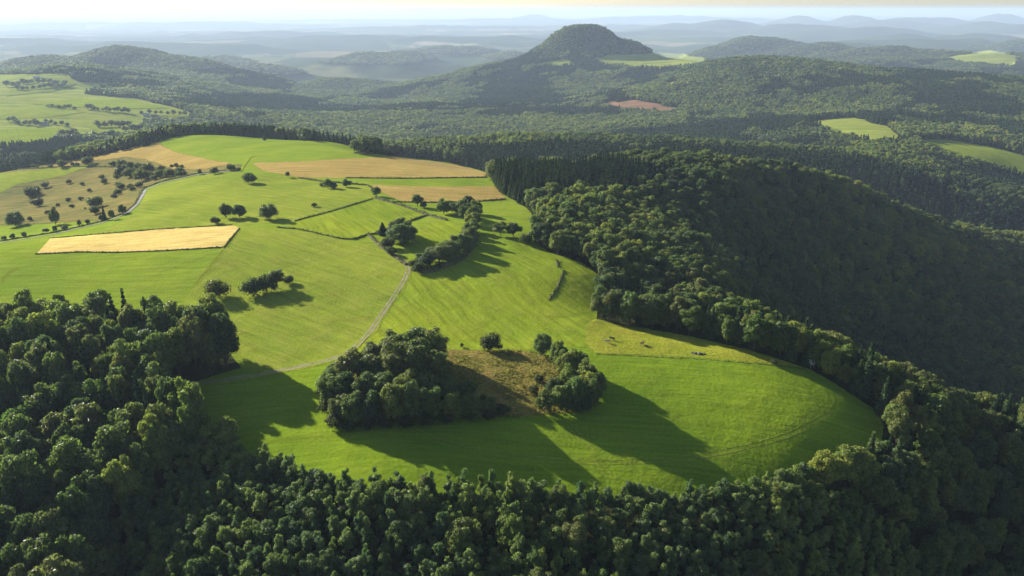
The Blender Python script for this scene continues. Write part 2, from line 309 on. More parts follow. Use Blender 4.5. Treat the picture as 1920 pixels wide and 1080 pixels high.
def ground_material():
    m, t, o = mat_new('woodland_floor_and_far_land')
    geo = N(t, 'ShaderNodeNewGeometry'); pos = geo.outputs['Position']
    sep = N(t, 'ShaderNodeSeparateXYZ'); t.links.new(pos, sep.inputs[0])
    f = noise(t, pos, 0.05, 5, 0.65); floor = mixc(t, f, (0.020, 0.030, 0.010), (0.05, 0.055, 0.02))
    # the basin beyond the hills is farmland: parcels of many greens and straw colours between woods
    st = N(t, 'ShaderNodeMapping'); st.inputs['Scale'].default_value = (1 / 1100, 1 / 1700, 0); st.inputs['Rotation'].default_value = (0, 0, 0.4); t.links.new(pos, st.inputs[0])
    wv = N(t, 'ShaderNodeTexVoronoi'); t.links.new(st.outputs[0], wv.inputs['Vector']); wv.inputs['Scale'].default_value = 1.0
    vsep = N(t, 'ShaderNodeSeparateColor'); t.links.new(wv.outputs['Color'], vsep.inputs[0])
    parcel = ramp(t, vsep.outputs[0], [(0.0, (0.07, 0.11, 0.03)), (0.35, (0.11, 0.13, 0.04)), (0.6, (0.22, 0.18, 0.09)), (0.8, (0.09, 0.13, 0.035)), (1.0, (0.28, 0.23, 0.13))])
    wood = noise(t, pos, 0.00028, 6, 0.62, 0.4); woodcol = mixc(t, noise(t, pos, 0.012, 5, 0.7), (0.024, 0.042, 0.018), (0.055, 0.075, 0.025))
    low = remap(t, sep.outputs[2], -292, -274)
    iswood = math_n(t, 'MAXIMUM', remap(t, wood, 0.46, 0.49), low)
    farc = mixc(t, iswood, parcel, woodcol)
    c = mixc(t, math_n(t, 'MAXIMUM', remap(t, sep.outputs[1], 4300, 5200), remap(t, sep.outputs[2], -262, -284)), floor, farc)
    d = N(t, 'ShaderNodeBsdfDiffuse'); t.links.new(c, d.inputs[0])
    b = N(t, 'ShaderNodeBump'); b.inputs['Strength'].default_value = 0.6; b.inputs['Distance'].default_value = 12; t.links.new(noise(t, pos, 0.03, 4, 0.7), b.inputs['Height']); t.links.new(b.outputs[0], d.inputs['Normal'])
    t.links.new(d.outputs[0], o.inputs[0]); return m

# ---------------------------------------------------------------- object helpers
def tag(o, label=None, cat=None, group=None, kind=None):
    if label: o['label'] = label
    if cat: o['category'] = cat
    if group: o['group'] = group
    if kind: o['kind'] = kind
    return o
def mesh_np(name, V, F, mats, mi=None, smooth=False):
    """mesh from numpy arrays; F is a list of index arrays (n,3) or (n,4)"""
    me = bpy.data.meshes.new(name)
    V = np.asarray(V, np.float32); me.vertices.add(len(V)); me.vertices.foreach_set('co', V.ravel())
    F = [np.asarray(f, np.int32) for f in F if len(f)]
    li = np.concatenate([f.ravel() for f in F]); tot = np.concatenate([np.full(len(f), f.shape[1], np.int32) for f in F])
    me.loops.add(len(li)); me.loops.foreach_set('vertex_index', li)
    me.polygons.add(len(tot)); me.polygons.foreach_set('loop_start', np.r_[0, np.cumsum(tot)[:-1]].astype(np.int32)); me.polygons.foreach_set('loop_total', tot)
    for m in mats: me.materials.append(m)
    if mi is not None: me.polygons.foreach_set('material_index', np.asarray(mi, np.int32))
    if smooth: me.polygons.foreach_set('use_smooth', np.ones(len(tot), bool))
    me.update(calc_edges=True); me.validate(); return me
def link(name, me, parent=None, loc=None):
    o = bpy.data.objects.new(name, me); COL.objects.link(o)
    if parent is not None: o.parent = parent
    if loc is not None: o.location = loc
    return o
def empty(name, loc):
    o = bpy.data.objects.new(name, None); COL.objects.link(o); o.location = loc; o.empty_display_size = 1; return o

def inside(poly, x, y):
    """even-odd test, vectorised; poly (n,2)"""
    x = np.asarray(x); y = np.asarray(y); r = np.zeros(x.shape, bool)
    bb = (x >= poly[:, 0].min()) & (x <= poly[:, 0].max()) & (y >= poly[:, 1].min()) & (y <= poly[:, 1].max())
    xi, yi = x[bb], y[bb]; q = np.zeros(xi.shape, bool); j = len(poly) - 1
    for i in range(len(poly)):
        x0, y0 = poly[i]; x1, y1 = poly[j]; j = i
        if y0 == y1: continue
        q ^= ((y0 > yi) != (y1 > yi)) & (xi < (x1 - x0) * (yi - y0) / (y1 - y0) + x0)
    r[bb] = q; return r
def outline(pp, step=14, wob=0.0, closed=True):
    """a boundary followed over the ground, as world x, y"""
    pp = np.array(pp, float); out = []
    for i in range(len(pp) if closed else len(pp) - 1):
        a, b = pp[i], pp[(i + 1) % len(pp)]; n = max(1, int(np.hypot(*(b - a)) / step))
        out += [a + (b - a) * k / n for k in range(n)]
    if not closed: out.append(pp[-1])
    out = np.array(out)
    if wob: out = out + rng.normal(0, wob, out.shape)
    P = gpv(out[:, 0], out[:, 1]); return P[np.isfinite(P[:, 0])][:, :2]
_mask_nodes = np.stack([GX.ravel(), GY.ravel()], 1)
def sheet(name, poly, mat, lift, thin=1, kind='structure'):
    """a sheet of land following the terrain inside a world polygon"""
    ok = inside(poly, GX, GY)
    if thin > 1:
        kk = np.zeros_like(ok); kk[::thin, ::thin] = True; ok &= kk
    nodes = np.stack([GX[ok], GY[ok]], 1)
    c = poly.mean(0); nb = len(poly)
    vin = [Vector(p) for p in np.r_[poly, nodes] - c]
    vo, _, fo, *_ = delaunay_2d_cdt(vin, [(i, (i + 1) % nb) for i in range(nb)], [list(range(nb))], 1, 1e-3)
    xy = np.array([tuple(v) for v in vo]) + c
    z = hgt(xy[:, 0], xy[:, 1]) + lift * (0.02 + xy[:, 1] ** 2 * 2e-7)
    F = np.array([f for f in fo if len(f) == 3])
    mg = np.full(len(xy), 1e9); a = poly; b = np.roll(poly, -1, 0); ab = b - a; l2 = (ab ** 2).sum(1) + 1e-9
    if mat.get('feather'):
        for i in range(len(a)):
            q = np.clip(((xy - a[i]) @ ab[i]) / l2[i], 0, 1)[:, None]; mg = np.minimum(mg, np.linalg.norm(xy - a[i] - q * ab[i], axis=1))
        mg = np.clip(mg / (mat['feather'] * (0.4 + xy[:, 1] / 500)), 0, 1)
    v0, v1, v2 = xy[F[:, 0]], xy[F[:, 1]], xy[F[:, 2]]
    fl = ((v1 - v0)[:, 0] * (v2 - v0)[:, 1] - (v1 - v0)[:, 1] * (v2 - v0)[:, 0]) < 0; F[fl] = F[fl][:, ::-1]
    ctr = (v0 + v1 + v2) / 3; F = F[inside(poly, ctr[:, 0], ctr[:, 1])]
    me = mesh_np(name, np.c_[xy, z], [F], [mat], smooth=True)
    if mat.get('feather'): me.attributes.new('margin', 'FLOAT', 'POINT').data.foreach_set('value', mg.astype(np.float32))
    o = link(name, me); o['kind'] = kind; return o
def path_pts(pp, step):
    """evenly spaced world points along a way traced over the ground"""
    P = outline(pp, 6, closed=False); d = np.r_[0, np.cumsum(np.hypot(*np.diff(P, axis=0).T))]
    s = np.arange(0, d[-1], step); return np.c_[np.interp(s, d, P[:, 0]), np.interp(s, d, P[:, 1])]
def ribbon(name, pp, offs, mat, lift, wob=0.15, kind='structure', smooth_n=3):
    P = path_pts(pp, 3.0)
    for _ in range(smooth_n): P[1:-1] = (P[:-2] + 2 * P[1:-1] + P[2:]) / 4
    T = np.gradient(P, axis=0); T /= np.linalg.norm(T, axis=1, keepdims=True) + 1e-9; Nn = np.c_[T[:, 1], -T[:, 0]]
    V = []; F = []
    for a, b in offs:
        base = len(V) // 1; cols = np.linspace(a, b, 4)
        off = len(V)
        for i in range(len(P)):
            for c in cols:
                q = P[i] + Nn[i] * (c + (rng.normal(0, wob) if c in (cols[0], cols[-1]) else 0)); V.append((q[0], q[1], 0))
        n = len(cols)
        for i in range(len(P) - 1):
            for k in range(n - 1):
                v = off + i * n + k; F.append((v, v + 1, v + n + 1, v + n))
    V = np.array(V); V[:, 2] = hgt(V[:, 0], V[:, 1]) + lift * (0.02 + V[:, 1] ** 2 * 2e-7)
    o = link(name, mesh_np(name, V, [np.array(F)[:, ::-1]], [mat], smooth=True)); o['kind'] = kind; return o

# ---------------------------------------------------------------- the land
def build_ground():
    rows = [np.stack([_az * 55 * (1 + 3 * k), np.full(NA, 55 - 60.0 * k * k), np.maximum(GZ[0] - 14 * k, -175)], 1) for k in (8, 5, 3, 2, 1)]
    V = np.concatenate(rows + [np.stack([GX.ravel(), GY.ravel(), GZ.ravel()], 1)])
    n = NL + len(rows)
    i, j = np.meshgrid(np.arange(n - 1), np.arange(NA - 1), indexing='ij'); a = (i * NA + j).ravel()
    o = link('ground', mesh_np('ground', V, [np.stack([a, a + 1, a + NA + 1, a + NA], 1)], [ground_material()], smooth=True)); o['kind'] = 'structure'
build_ground()

OPEN = []
def field(name, pp, mat, lift, opening=False, thin=1, wob=0.45, step=9, limit=None):
    p = outline(pp, step, wob)
    if limit: k = np.minimum(1, limit / p[:, 1]); p = p * k[:, None]
    if opening: OPEN.append(p)
    return p, sheet(name, p, M[mat], lift, thin)

upland, _ = field('meadow', [(-160,640),(0,636),(150,640),(300,642),(425,652),(452,690),(400,705),(330,728),(316,760),(345,800),(430,850),(520,888),(600,920),(700,935),(850,945),
 (1000,948),(1150,946),(1300,938),(1420,925),(1520,893),(1600,862),(1652,835),(1657,800),(1642,770),(1590,735),(1522,694),(1400,655),(1280,628),(1150,606),(1118,598),(1124,560),(1130,522),(1090,492),(1030,474),
 (1000,452),(1012,420),(985,388),(945,365),(926,345),(918,326),(862,308),(740,290),(662,288),(690,278),(690,266),(560,264),(450,250),(350,254),(290,262),(262,275),(200,290),(100,308),(0,323),(-160,338)], 'meadow', 1, True, limit=1060)
west_land, _ = field('far_meadow', [(-160,146),(120,138),(150,155),(236,158),(160,178),(250,184),(330,203),(372,215),(362,228),(270,236),(268,262),(200,262),(110,264),(95,278),(0,284),(-160,290)], 'farfield', 1, True, wob=0.5)
for nm, pp, mt in [
 ('far_meadow', [(1105,110),(1150,104),(1250,101),(1345,113),(1300,125),(1240,132),(1180,127),(1130,123)], 'farfield'),
 ('far_meadow', [(1018,119),(1055,112),(1078,121),(1040,129)], 'farfield'), ('far_meadow', [(1095,137),(1135,131),(1160,137),(1120,143)], 'farfield'), ('far_meadow', [(1245,158),(1268,153),(1275,160),(1255,164)], 'olive'), ('far_meadow', [(590,196),(612,188),(640,186),(622,196)], 'farfield'),
 ('clear_felled_slope', [(1112,196),(1190,188),(1278,205),(1255,216),(1180,211)], 'clearcut'),
 ('far_meadow', [(1505,229),(1600,220),(1665,238),(1700,268),(1640,274),(1560,256)], 'farfield'),
 ('far_meadow', [(1700,262),(1780,262),(1870,278),(1940,298),(2000,318),(1980,356),(1880,330),(1770,298)], 'olive'),
 ('far_meadow', [(1765,110),(1850,97),(1912,107),(1900,128),(1800,119)], 'farfield')]:
    field(nm, pp, mt, 1, True, wob=0.8, step=10)
# parcels lying on the upland
field('knoll_meadow', [(452,690),(400,706),(330,729),(316,760),(345,800),(430,850),(520,888),(600,920),(700,935),(850,945),(1000,948),(1150,946),(1300,938),(1420,925),(1520,893),(1600,862),(1650,832),(1652,800),(1638,772),(1590,738),(1510,690),(1440,684),(1300,673),(1115,664),
 (1100,650),(990,656),(850,655),(700,668),(665,664),(640,674),(560,691)], 'knoll', 2)
field('centre_meadow', [(668,660),(700,622),(735,570),(764,526),(770,508),(800,512),(860,490),(890,460),(905,440),(1000,452),(1030,474),(1090,492),(1130,522),(1124,560),(1118,598),(1098,640),(1094,650),(990,654),(850,652),(700,664)], 'mown', 2)
field('pasture', [(1100,608),(1116,598),(1150,607),(1280,629),(1400,656),(1505,688),(1440,682),(1300,670),(1116,662),(1097,642)], 'pasture', 3)
field('grain_field', [(68,476),(95,448),(300,431),(438,423),(449,427),(420,463),(300,470),(215,473),(150,472)], 'grain', 3, step=10)
field('olive_meadow', [(425,465),(452,430),(520,428),(640,449),(700,462),(735,478),(757,492),(764,508),(756,526),(728,570),(692,622),(662,656),(640,668),(560,686),(470,698),(440,660),(425,600),(330,580)], 'olive', 2)
field('strip_meadow', [(552,416),(700,373),(760,388),(800,402),(775,412),(738,425),(712,440),(660,447),(600,436),(540,424)], 'mown', 2)
field('strip_meadow', [(790,425),(830,412),(862,424),(870,436),(862,455),(830,465),(810,472),(775,458),(780,440)], 'mown', 2)
field('upper_meadow', [(275,352),(300,346),(370,330),(450,322),(560,336),(690,350),(706,368),(552,413),(450,424),(440,420),(300,428),(180,438),(215,420),(255,400),(268,376)], 'olive', 2)
field('dry_grass_field', [(468,306),(560,303),(640,298),(740,293),(860,310),(920,326),(914,333),(700,335),(560,333),(490,322)], 'dry', 2, step=10)
field('dry_grass_field', [(690,346),(760,349),(850,350),(928,349),(952,374),(880,379),(800,380),(752,378),(715,362)], 'dry', 2, step=10)
scrub_poly, _ = field('scrub_slope', [(-160,350),(0,322),(100,306),(200,289),(262,274),(330,300),(400,306),(460,308),(452,319),(370,327),(300,343),(270,356),(264,376),(250,396),(190,415),(100,420),(0,425),(-160,440)], 'scrub', 2)
field('dry_slope', [(90,309),(200,289),(262,274),(290,264),(330,285),(400,300),(440,306),(380,318),(330,320),(270,300),(230,297),(180,302),(110,318)], 'dry', 3, step=10)
field('side_meadow', [(-160,356),(0,326),(100,316),(180,308),(120,330),(40,345),(-20,370),(-160,400)], 'olive', 3)
knoll_poly, _ = field('rough_knoll', [(640,745),(660,705),(720,677),(790,662),(850,655),(990,656),(1040,668),(1092,700),(1110,742),(1098,772),(1040,780),(940,786),(780,782),(660,788),(640,770)], 'knolldry', 3)
# land of the far side valley, parcel by parcel
for pp, mt in [([(-160,205),(0,208),(100,200),(160,212),(80,222),(0,225),(-160,226)], 'olive'), ([(60,196),(150,186),(250,190),(320,204),(180,206)], 'mown'),
 ([(-160,250),(0,243),(110,240),(150,250),(90,262),(0,278),(-160,284)], 'mown'), ([(160,238),(250,228),(268,240),(262,258),(215,258)], 'olive'), ([(30,160),(120,150),(145,158),(100,172),(10,182)], 'olive')]:
    field('far_parcel', pp, mt, 2.2, wob=0.4, step=10)

# rough grass left standing where meadow meets wood
for pp, o in [([(1118,600),(1150,608),(1280,630),(1400,657),(1522,696),(1590,737),(1641,772),(1656,802),(1652,835),(1600,862),(1520,893)], (-1.0, 3.5)), ([(452,690),(400,706),(330,729),(316,760),(345,800),(430,850),(520,888),(600,920)], (-2.0, 2.0)), ([(1130,522),(1124,560),(1118,598)], (-2.5, 2.5)), ([(926,345),(945,365),(985,388),(1012,420)], (-3, 2))]:
    ribbon('rough_verge', pp, [o], M['knolldry'], 4, 0.6)
# ways
TRACK = [(338,722),(430,712),(500,700),(560,688),(625,674),(655,661),(690,628),(728,572),(757,528),(767,506),(757,490),(735,476),(716,462)]
ribbon('farm_track', TRACK, [(-1.15, -0.5), (0.5, 1.15)], M['gravel'], 5, 0.14)
ribbon('farm_track_verge', TRACK, [(-2.2, 2.2)], M['olive'], 4, 0.5)
for pp, mt in [([(449,430),(425,464),(395,500),(362,540)], 'pasture'), ([(1052,780),(1085,815),(1120,860),(1150,905)], 'olive'), ([(620,600),(680,602),(722,590)], 'pasture'), ([(0,530),(12,515),(30,500)], 'pasture'), ([(905,475),(960,520),(1010,580),(1040,640)], 'olive'), ([(700,690),(760,810),(900,850),(1100,870),(1300,860),(1480,820),(1560,770)], 'olive'), ([(860,560),(960,590),(1060,600),(1105,585)], 'olive')]:
    ribbon('wheel_track', pp, [(-1.1, -0.65), (0.65, 1.1)], M[mt], 3.6, 0.12, smooth_n=20)
LANE = [(-40,466),(0,456),(100,440),(190,419),(236,402),(256,385),(266,368),(272,357),(300,345),(370,328),(452,319)]
ribbon('lane', LANE, [(-1.7, 1.7)], M['tarmac'], 4.5, 0.12)
ribbon('meadow_path', [(452,319),(462,305),(468,295),(500,290)], [(-1.4, 1.4)], M['mown'], 4, 0.4)

# ---------------------------------------------------------------- trees
_t = (1 + 5 ** 0.5) / 2
ICO_V = np.array([(-1,_t,0),(1,_t,0),(-1,-_t,0),(1,-_t,0),(0,-1,_t),(0,1,_t),(0,-1,-_t),(0,1,-_t),(_t,0,-1),(_t,0,1),(-_t,0,-1),(-_t,0,1)], float); ICO_V /= np.linalg.norm(ICO_V[0])
ICO_F = np.array([(0,11,5),(0,5,1),(0,1,7),(0,7,10),(0,10,11),(1,5,9),(5,11,4),(11,10,2),(10,7,6),(7,1,8),(3,9,4),(3,4,2),(3,2,6),(3,6,8),(3,8,9),(4,9,5),(2,4,11),(6,2,10),(8,6,7),(9,8,1)])
def ico2():
    V = [tuple(v) for v in ICO_V]; F = []; mid = {}
    def m(a, b):
        k = (min(a, b), max(a, b))
        if k not in mid:
            p = (np.array(V[a]) + np.array(V[b])); p /= np.linalg.norm(p); V.append(tuple(p)); mid[k] = len(V) - 1
        return mid[k]
    for a, b, c in ICO_F:
        x, y, z = m(a, b), m(b, c), m(c, a); F += [(a, x, z), (b, y, x), (c, z, y), (x, y, z)]
    return np.array(V), np.array(F)
ICO2_V, ICO2_F = ico2()
def unit(a): return a / (np.linalg.norm(a, axis=-1, keepdims=True) + 1e-9)

def quads(C, Nn, size, r, aspect=1.0):
    """leaf sprays: one four-sided face each, slightly folded"""
    n = len(C); a = unit(np.cross(Nn, unit(r.normal(size=(n, 3))))); b = np.cross(Nn, a)
    s = size * r.uniform(0.55, 1.3, n)[:, None]; a = a * s * aspect; b = b * s
    k = r.uniform(0.55, 1.0, (4, n, 1)); fold = Nn * s * 0.25
    V = np.stack([C - a * k[0] - fold, C - b * k[1], C + a * k[2] - fold, C + b * k[3]], 1).reshape(-1, 3)
    return V, np.arange(4 * n).reshape(n, 4)

def crown_arrays(seed, Rr, zb, zt, nlobe, nleaf, leaf, core=True, flat=1.0, ragged=0.25):
    """a broadleaf crown: overlapping boughs on a dome, covered with leaf sprays"""
    r = np.random.default_rng(seed); Hc = zt - zb
    k = np.arange(nlobe) + 0.5; ph = np.arccos(1 - 1.55 * k / nlobe); th = math.pi * (1 + 5 ** 0.5) * k + r.uniform(0, 6.28)
    D = np.stack([np.cos(th) * np.sin(ph), np.sin(th) * np.sin(ph), np.cos(ph)], 1) + r.normal(0, 0.16, (nlobe, 3))
    lr = Rr * r.uniform(0.26, 0.54, nlobe) * (10 / nlobe) ** 0.22
    C = D * np.array([Rr * 0.70, Rr * 0.70, Hc * 0.40]) * r.uniform(0.82, 1.12, (nlobe, 1)) + np.array([0, 0, zb + Hc * 0.50])
    w = lr ** 2; which = r.choice(nlobe, nleaf * 2, p=w / w.sum())
    d = unit(r.normal(size=(nleaf * 2, 3)) + np.array([0, 0, 0.35]) + 0.6 * unit(D[which]))
    P = C[which] + d * lr[which][:, None] * r.uniform(0.84, 1.0 + ragged, nleaf * 2)[:, None] * np.array([1, 1, 0.88 * flat])
    dist = np.linalg.norm((P[:, None] - C[None]) / np.array([1, 1, 0.88]), axis=2) / lr[None]; dist[np.arange(len(P)), which] = 9
    keep = (dist.min(1) > 0.86) & (P[:, 2] > zb * 0.75); P, d = P[keep][:nleaf], d[keep][:nleaf]
    V, F4 = quads(P, unit(d + 0.7 * r.normal(size=d.shape)), leaf, r)
    Vs, F3, off = [V], [], len(V)
    if core:
        for c, q in zip(C, lr):
            v = ICO_V * q * 0.86 * r.uniform(0.85, 1.1, (12, 1)) * np.array([1, 1, 0.88]) + c; Vs.append(v); F3.append(ICO_F + off); off += 12
        v = ICO_V * np.array([Rr * 0.6, Rr * 0.6, Hc * 0.36]) + np.array([0, 0, zb + Hc * 0.5]); Vs.append(v); F3.append(ICO_F + off)
    return np.concatenate(Vs), F4, np.concatenate(F3) if F3 else np.zeros((0, 3), int), C

def tube_arrays(segs, n=6):
    V, F, off = [], [], 0
    for p0, p1, r0, r1 in segs:
        p0, p1 = np.array(p0, float), np.array(p1, float); ax = unit(p1 - p0); u = unit(np.cross(ax, [0.31, 0.95, 0.1])); w = np.cross(ax, u)
        an = np.arange(n) * 2 * math.pi / n; ring = np.cos(an)[:, None] * u + np.sin(an)[:, None] * w
        V += [p0 + ring * r0, p1 + ring * r1]; i = np.arange(n); j = (i + 1) % n
        F.append(np.stack([off + i, off + j, off + n + j, off + n + i], 1)); off += 2 * n
    return np.concatenate(V), np.concatenate(F)
def trunk_arrays(seed, zb, zt, C, r0):
    r = np.random.default_rng(seed + 500); top = (r.normal(0, 0.2), r.normal(0, 0.2), zb + (zt - zb) * 0.55)
    segs = [((0, 0, -0.8), (0, 0, zb * 0.5), r0 * 1.15, r0 * 0.85), ((0, 0, zb * 0.5), top, r0 * 0.85, r0 * 0.35)]
    for c in C[r.permutation(len(C))[:5]]:
        h = r.uniform(0.7, 1.15) * zb; segs.append(((0, 0, h), tuple(c), r0 * 0.4, r0 * 0.12))
    return tube_arrays(segs)

def spruce_arrays(seed, Rr, H, n, leaf):
    r = np.random.default_rng(seed); t = 1 - np.sqrt(r.uniform(0.0, 1, n)); tier = np.round(t * 13) / 13 + r.normal(0, 0.012, n); t = np.clip(0.12 + 0.88 * tier, 0.1, 0.99)
    rad = Rr * (1 - t) ** 0.85 * r.uniform(0.55, 1.12, n); an = r.uniform(0, 6.283, n)
    P = np.stack([np.cos(an) * rad, np.sin(an) * rad, t * H - rad * 0.28], 1)
    out = np.stack([np.cos(an), np.sin(an), np.zeros(n)], 1); nn = unit(out * 0.75 + np.array([0, 0, 0.75]) + 0.35 * r.normal(size=(n, 3)))
    V, F4 = quads(P, nn, leaf, r, 1.2)
    k = 9; a = np.arange(k) * 2 * math.pi / k; rings = []
    for f, q in ((0.08, 0.62), (0.45, 0.36), (0.75, 0.16)): rings.append(np.stack([np.cos(a) * Rr * q, np.sin(a) * Rr * q, np.full(k, f * H)], 1))
    cv = np.concatenate(rings + [np.array([[0, 0, H]])]); F3 = []
    i = np.arange(k); j = (i + 1) % k; off = len(V)
    q4 = [np.stack([off + b * k + i, off + b * k + j, off + (b + 1) * k + j, off + (b + 1) * k + i], 1) for b in (0, 1)]
    F3 = np.stack([off + 2 * k + i, off + 2 * k + j, np.full(k, off + 3 * k)], 1)
    return np.concatenate([V, cv]), np.concatenate([F4] + q4), F3

class Kind: pass
def broadleaf_kind(seed, Rr=5.0, H=16.0, zb=2.6, nlobe=18, nleaf=2400, leaf=0.42, mat='leaf', ragged=0.25, r0=0.32):
    k = Kind(); k.R, k.H = Rr, H
    V, F4, F3, C = crown_arrays(seed, Rr, zb, H, nlobe, nleaf, leaf, ragged=ragged)
    z = V[:, 2].max(); V[:, 2] = zb * 0.8 + (V[:, 2] - zb * 0.8) * (H - zb * 0.8) / (z - zb * 0.8)
    q = np.percentile(np.hypot(V[:, 0], V[:, 1]), 96); V[:, :2] *= Rr / q
    k.crown = mesh_np('crown', V, [F4, F3], [M[mat]])
    tv, tf = trunk_arrays(seed, zb, H, C, r0); k.trunk = mesh_np('trunk', tv, [tf], [M['bark']])
    k.whole = mesh_np('tree', np.r_[V, tv], [F4, tf + len(V), F3], [M[mat], M['bark']], np.r_[np.zeros(len(F4)), np.ones(len(tf)), np.zeros(len(F3))])
    return k
def spruce_kind(seed, Rr=3.0, H=18.0, n=1000, leaf=0.62):
    k = Kind(); k.R, k.H = Rr, H
    V, F4, F3 = spruce_arrays(seed, Rr, H, n, leaf); tv, tf = tube_arrays([((0, 0, -0.8), (0, 0, H * 0.5), 0.28, 0.15)])
    k.crown = mesh_np('crown', V, [F4, F3], [M['needle']]); k.trunk = mesh_np('trunk', tv, [tf], [M['bark']])
    k.whole = mesh_np('spruce', np.r_[V, tv], [F4, tf + len(V), F3], [M['needle'], M['bark']], np.r_[np.zeros(len(F4)), np.ones(len(tf)), np.zeros(len(F3))])
    return k
BIG = [broadleaf_kind(10 + i, nlobe=24 + 4 * (i % 3), nleaf=3200, leaf=0.40, ragged=0.32) for i in range(7)]            # old broad trees
FULL = [broadleaf_kind(200 + i, 5.0, 11.0, 0.7, 26 + 3 * (i % 3), 3200, 0.38, ragged=0.36) for i in range(6)]                # leafy to the ground
YOUNG = [broadleaf_kind(40 + i, 2.1, 9.0, 1.2, 9 + i % 4, 800, 0.27, 'youngleaf', ragged=0.5, r0=0.12) for i in range(8)]   # narrow young trees
BUSH = [broadleaf_kind(70 + i, 2.6, 3.6, 0.3, 15, 1000, 0.26, 'scrubleaf', ragged=0.6, r0=0.1) for i in range(4)]
MIDT = [broadleaf_kind(90 + i, nlobe=14, nleaf=1000, leaf=0.58) for i in range(5)]
FART = [broadleaf_kind(110 + i, nlobe=7, nleaf=90, leaf=1.5) for i in range(4)]
SPRUCE = [spruce_kind(130 + i) for i in range(4)]
SPRUCE_FAR = [spruce_kind(150 + i, n=90, leaf=1.6) for i in range(3)]

def plant(kind, name, x, y, height, width, label, cat, group=None, parts=True, sink=0.0, rz=None, partname='crown'):
    s = Vector((width / 2 / kind.R, width / 2 / kind.R, height / kind.H)); z = float(hgt(x, y)) - sink
    rz = random.uniform(0, 6.28) if rz is None else rz
    if parts:
        o = empty(name, (x, y, z)); link('trunk', kind.trunk, o); link(partname, kind.crown, o)
    else:
        o = link(name, kind.whole, None, (x, y, z))
    o.scale = s; o.rotation_euler = (0, 0, rz); tag(o, label, cat, group); return o
def plant_px(kind, name, px, py, hp, wp, label, cat, group=None, parts=True):
    """stand a tree on the ground seen at a picture point; its size follows from its distance"""
    p = gp(px, py); dist = math.sqrt(p[0] ** 2 + p[1] ** 2 + (p[2] - CAM_Z) ** 2); dep = math.atan2(CAM_Z - p[2], p[1])
    dz = p[1] * CP - (p[2] - CAM_Z) * SP
    w = wp * dz / FPX; h = max((hp * dz / FPX - w * 0.35 * math.sin(dep)) / math.cos(dep), w * 0.75)
    return plant(kind, name, p[0], p[1], h, w, label, cat, group, parts)
LANDMARK = []
_bi = [0]
def nxt(lst): _bi[0] += 1; return lst[_bi[0] % len(lst)]

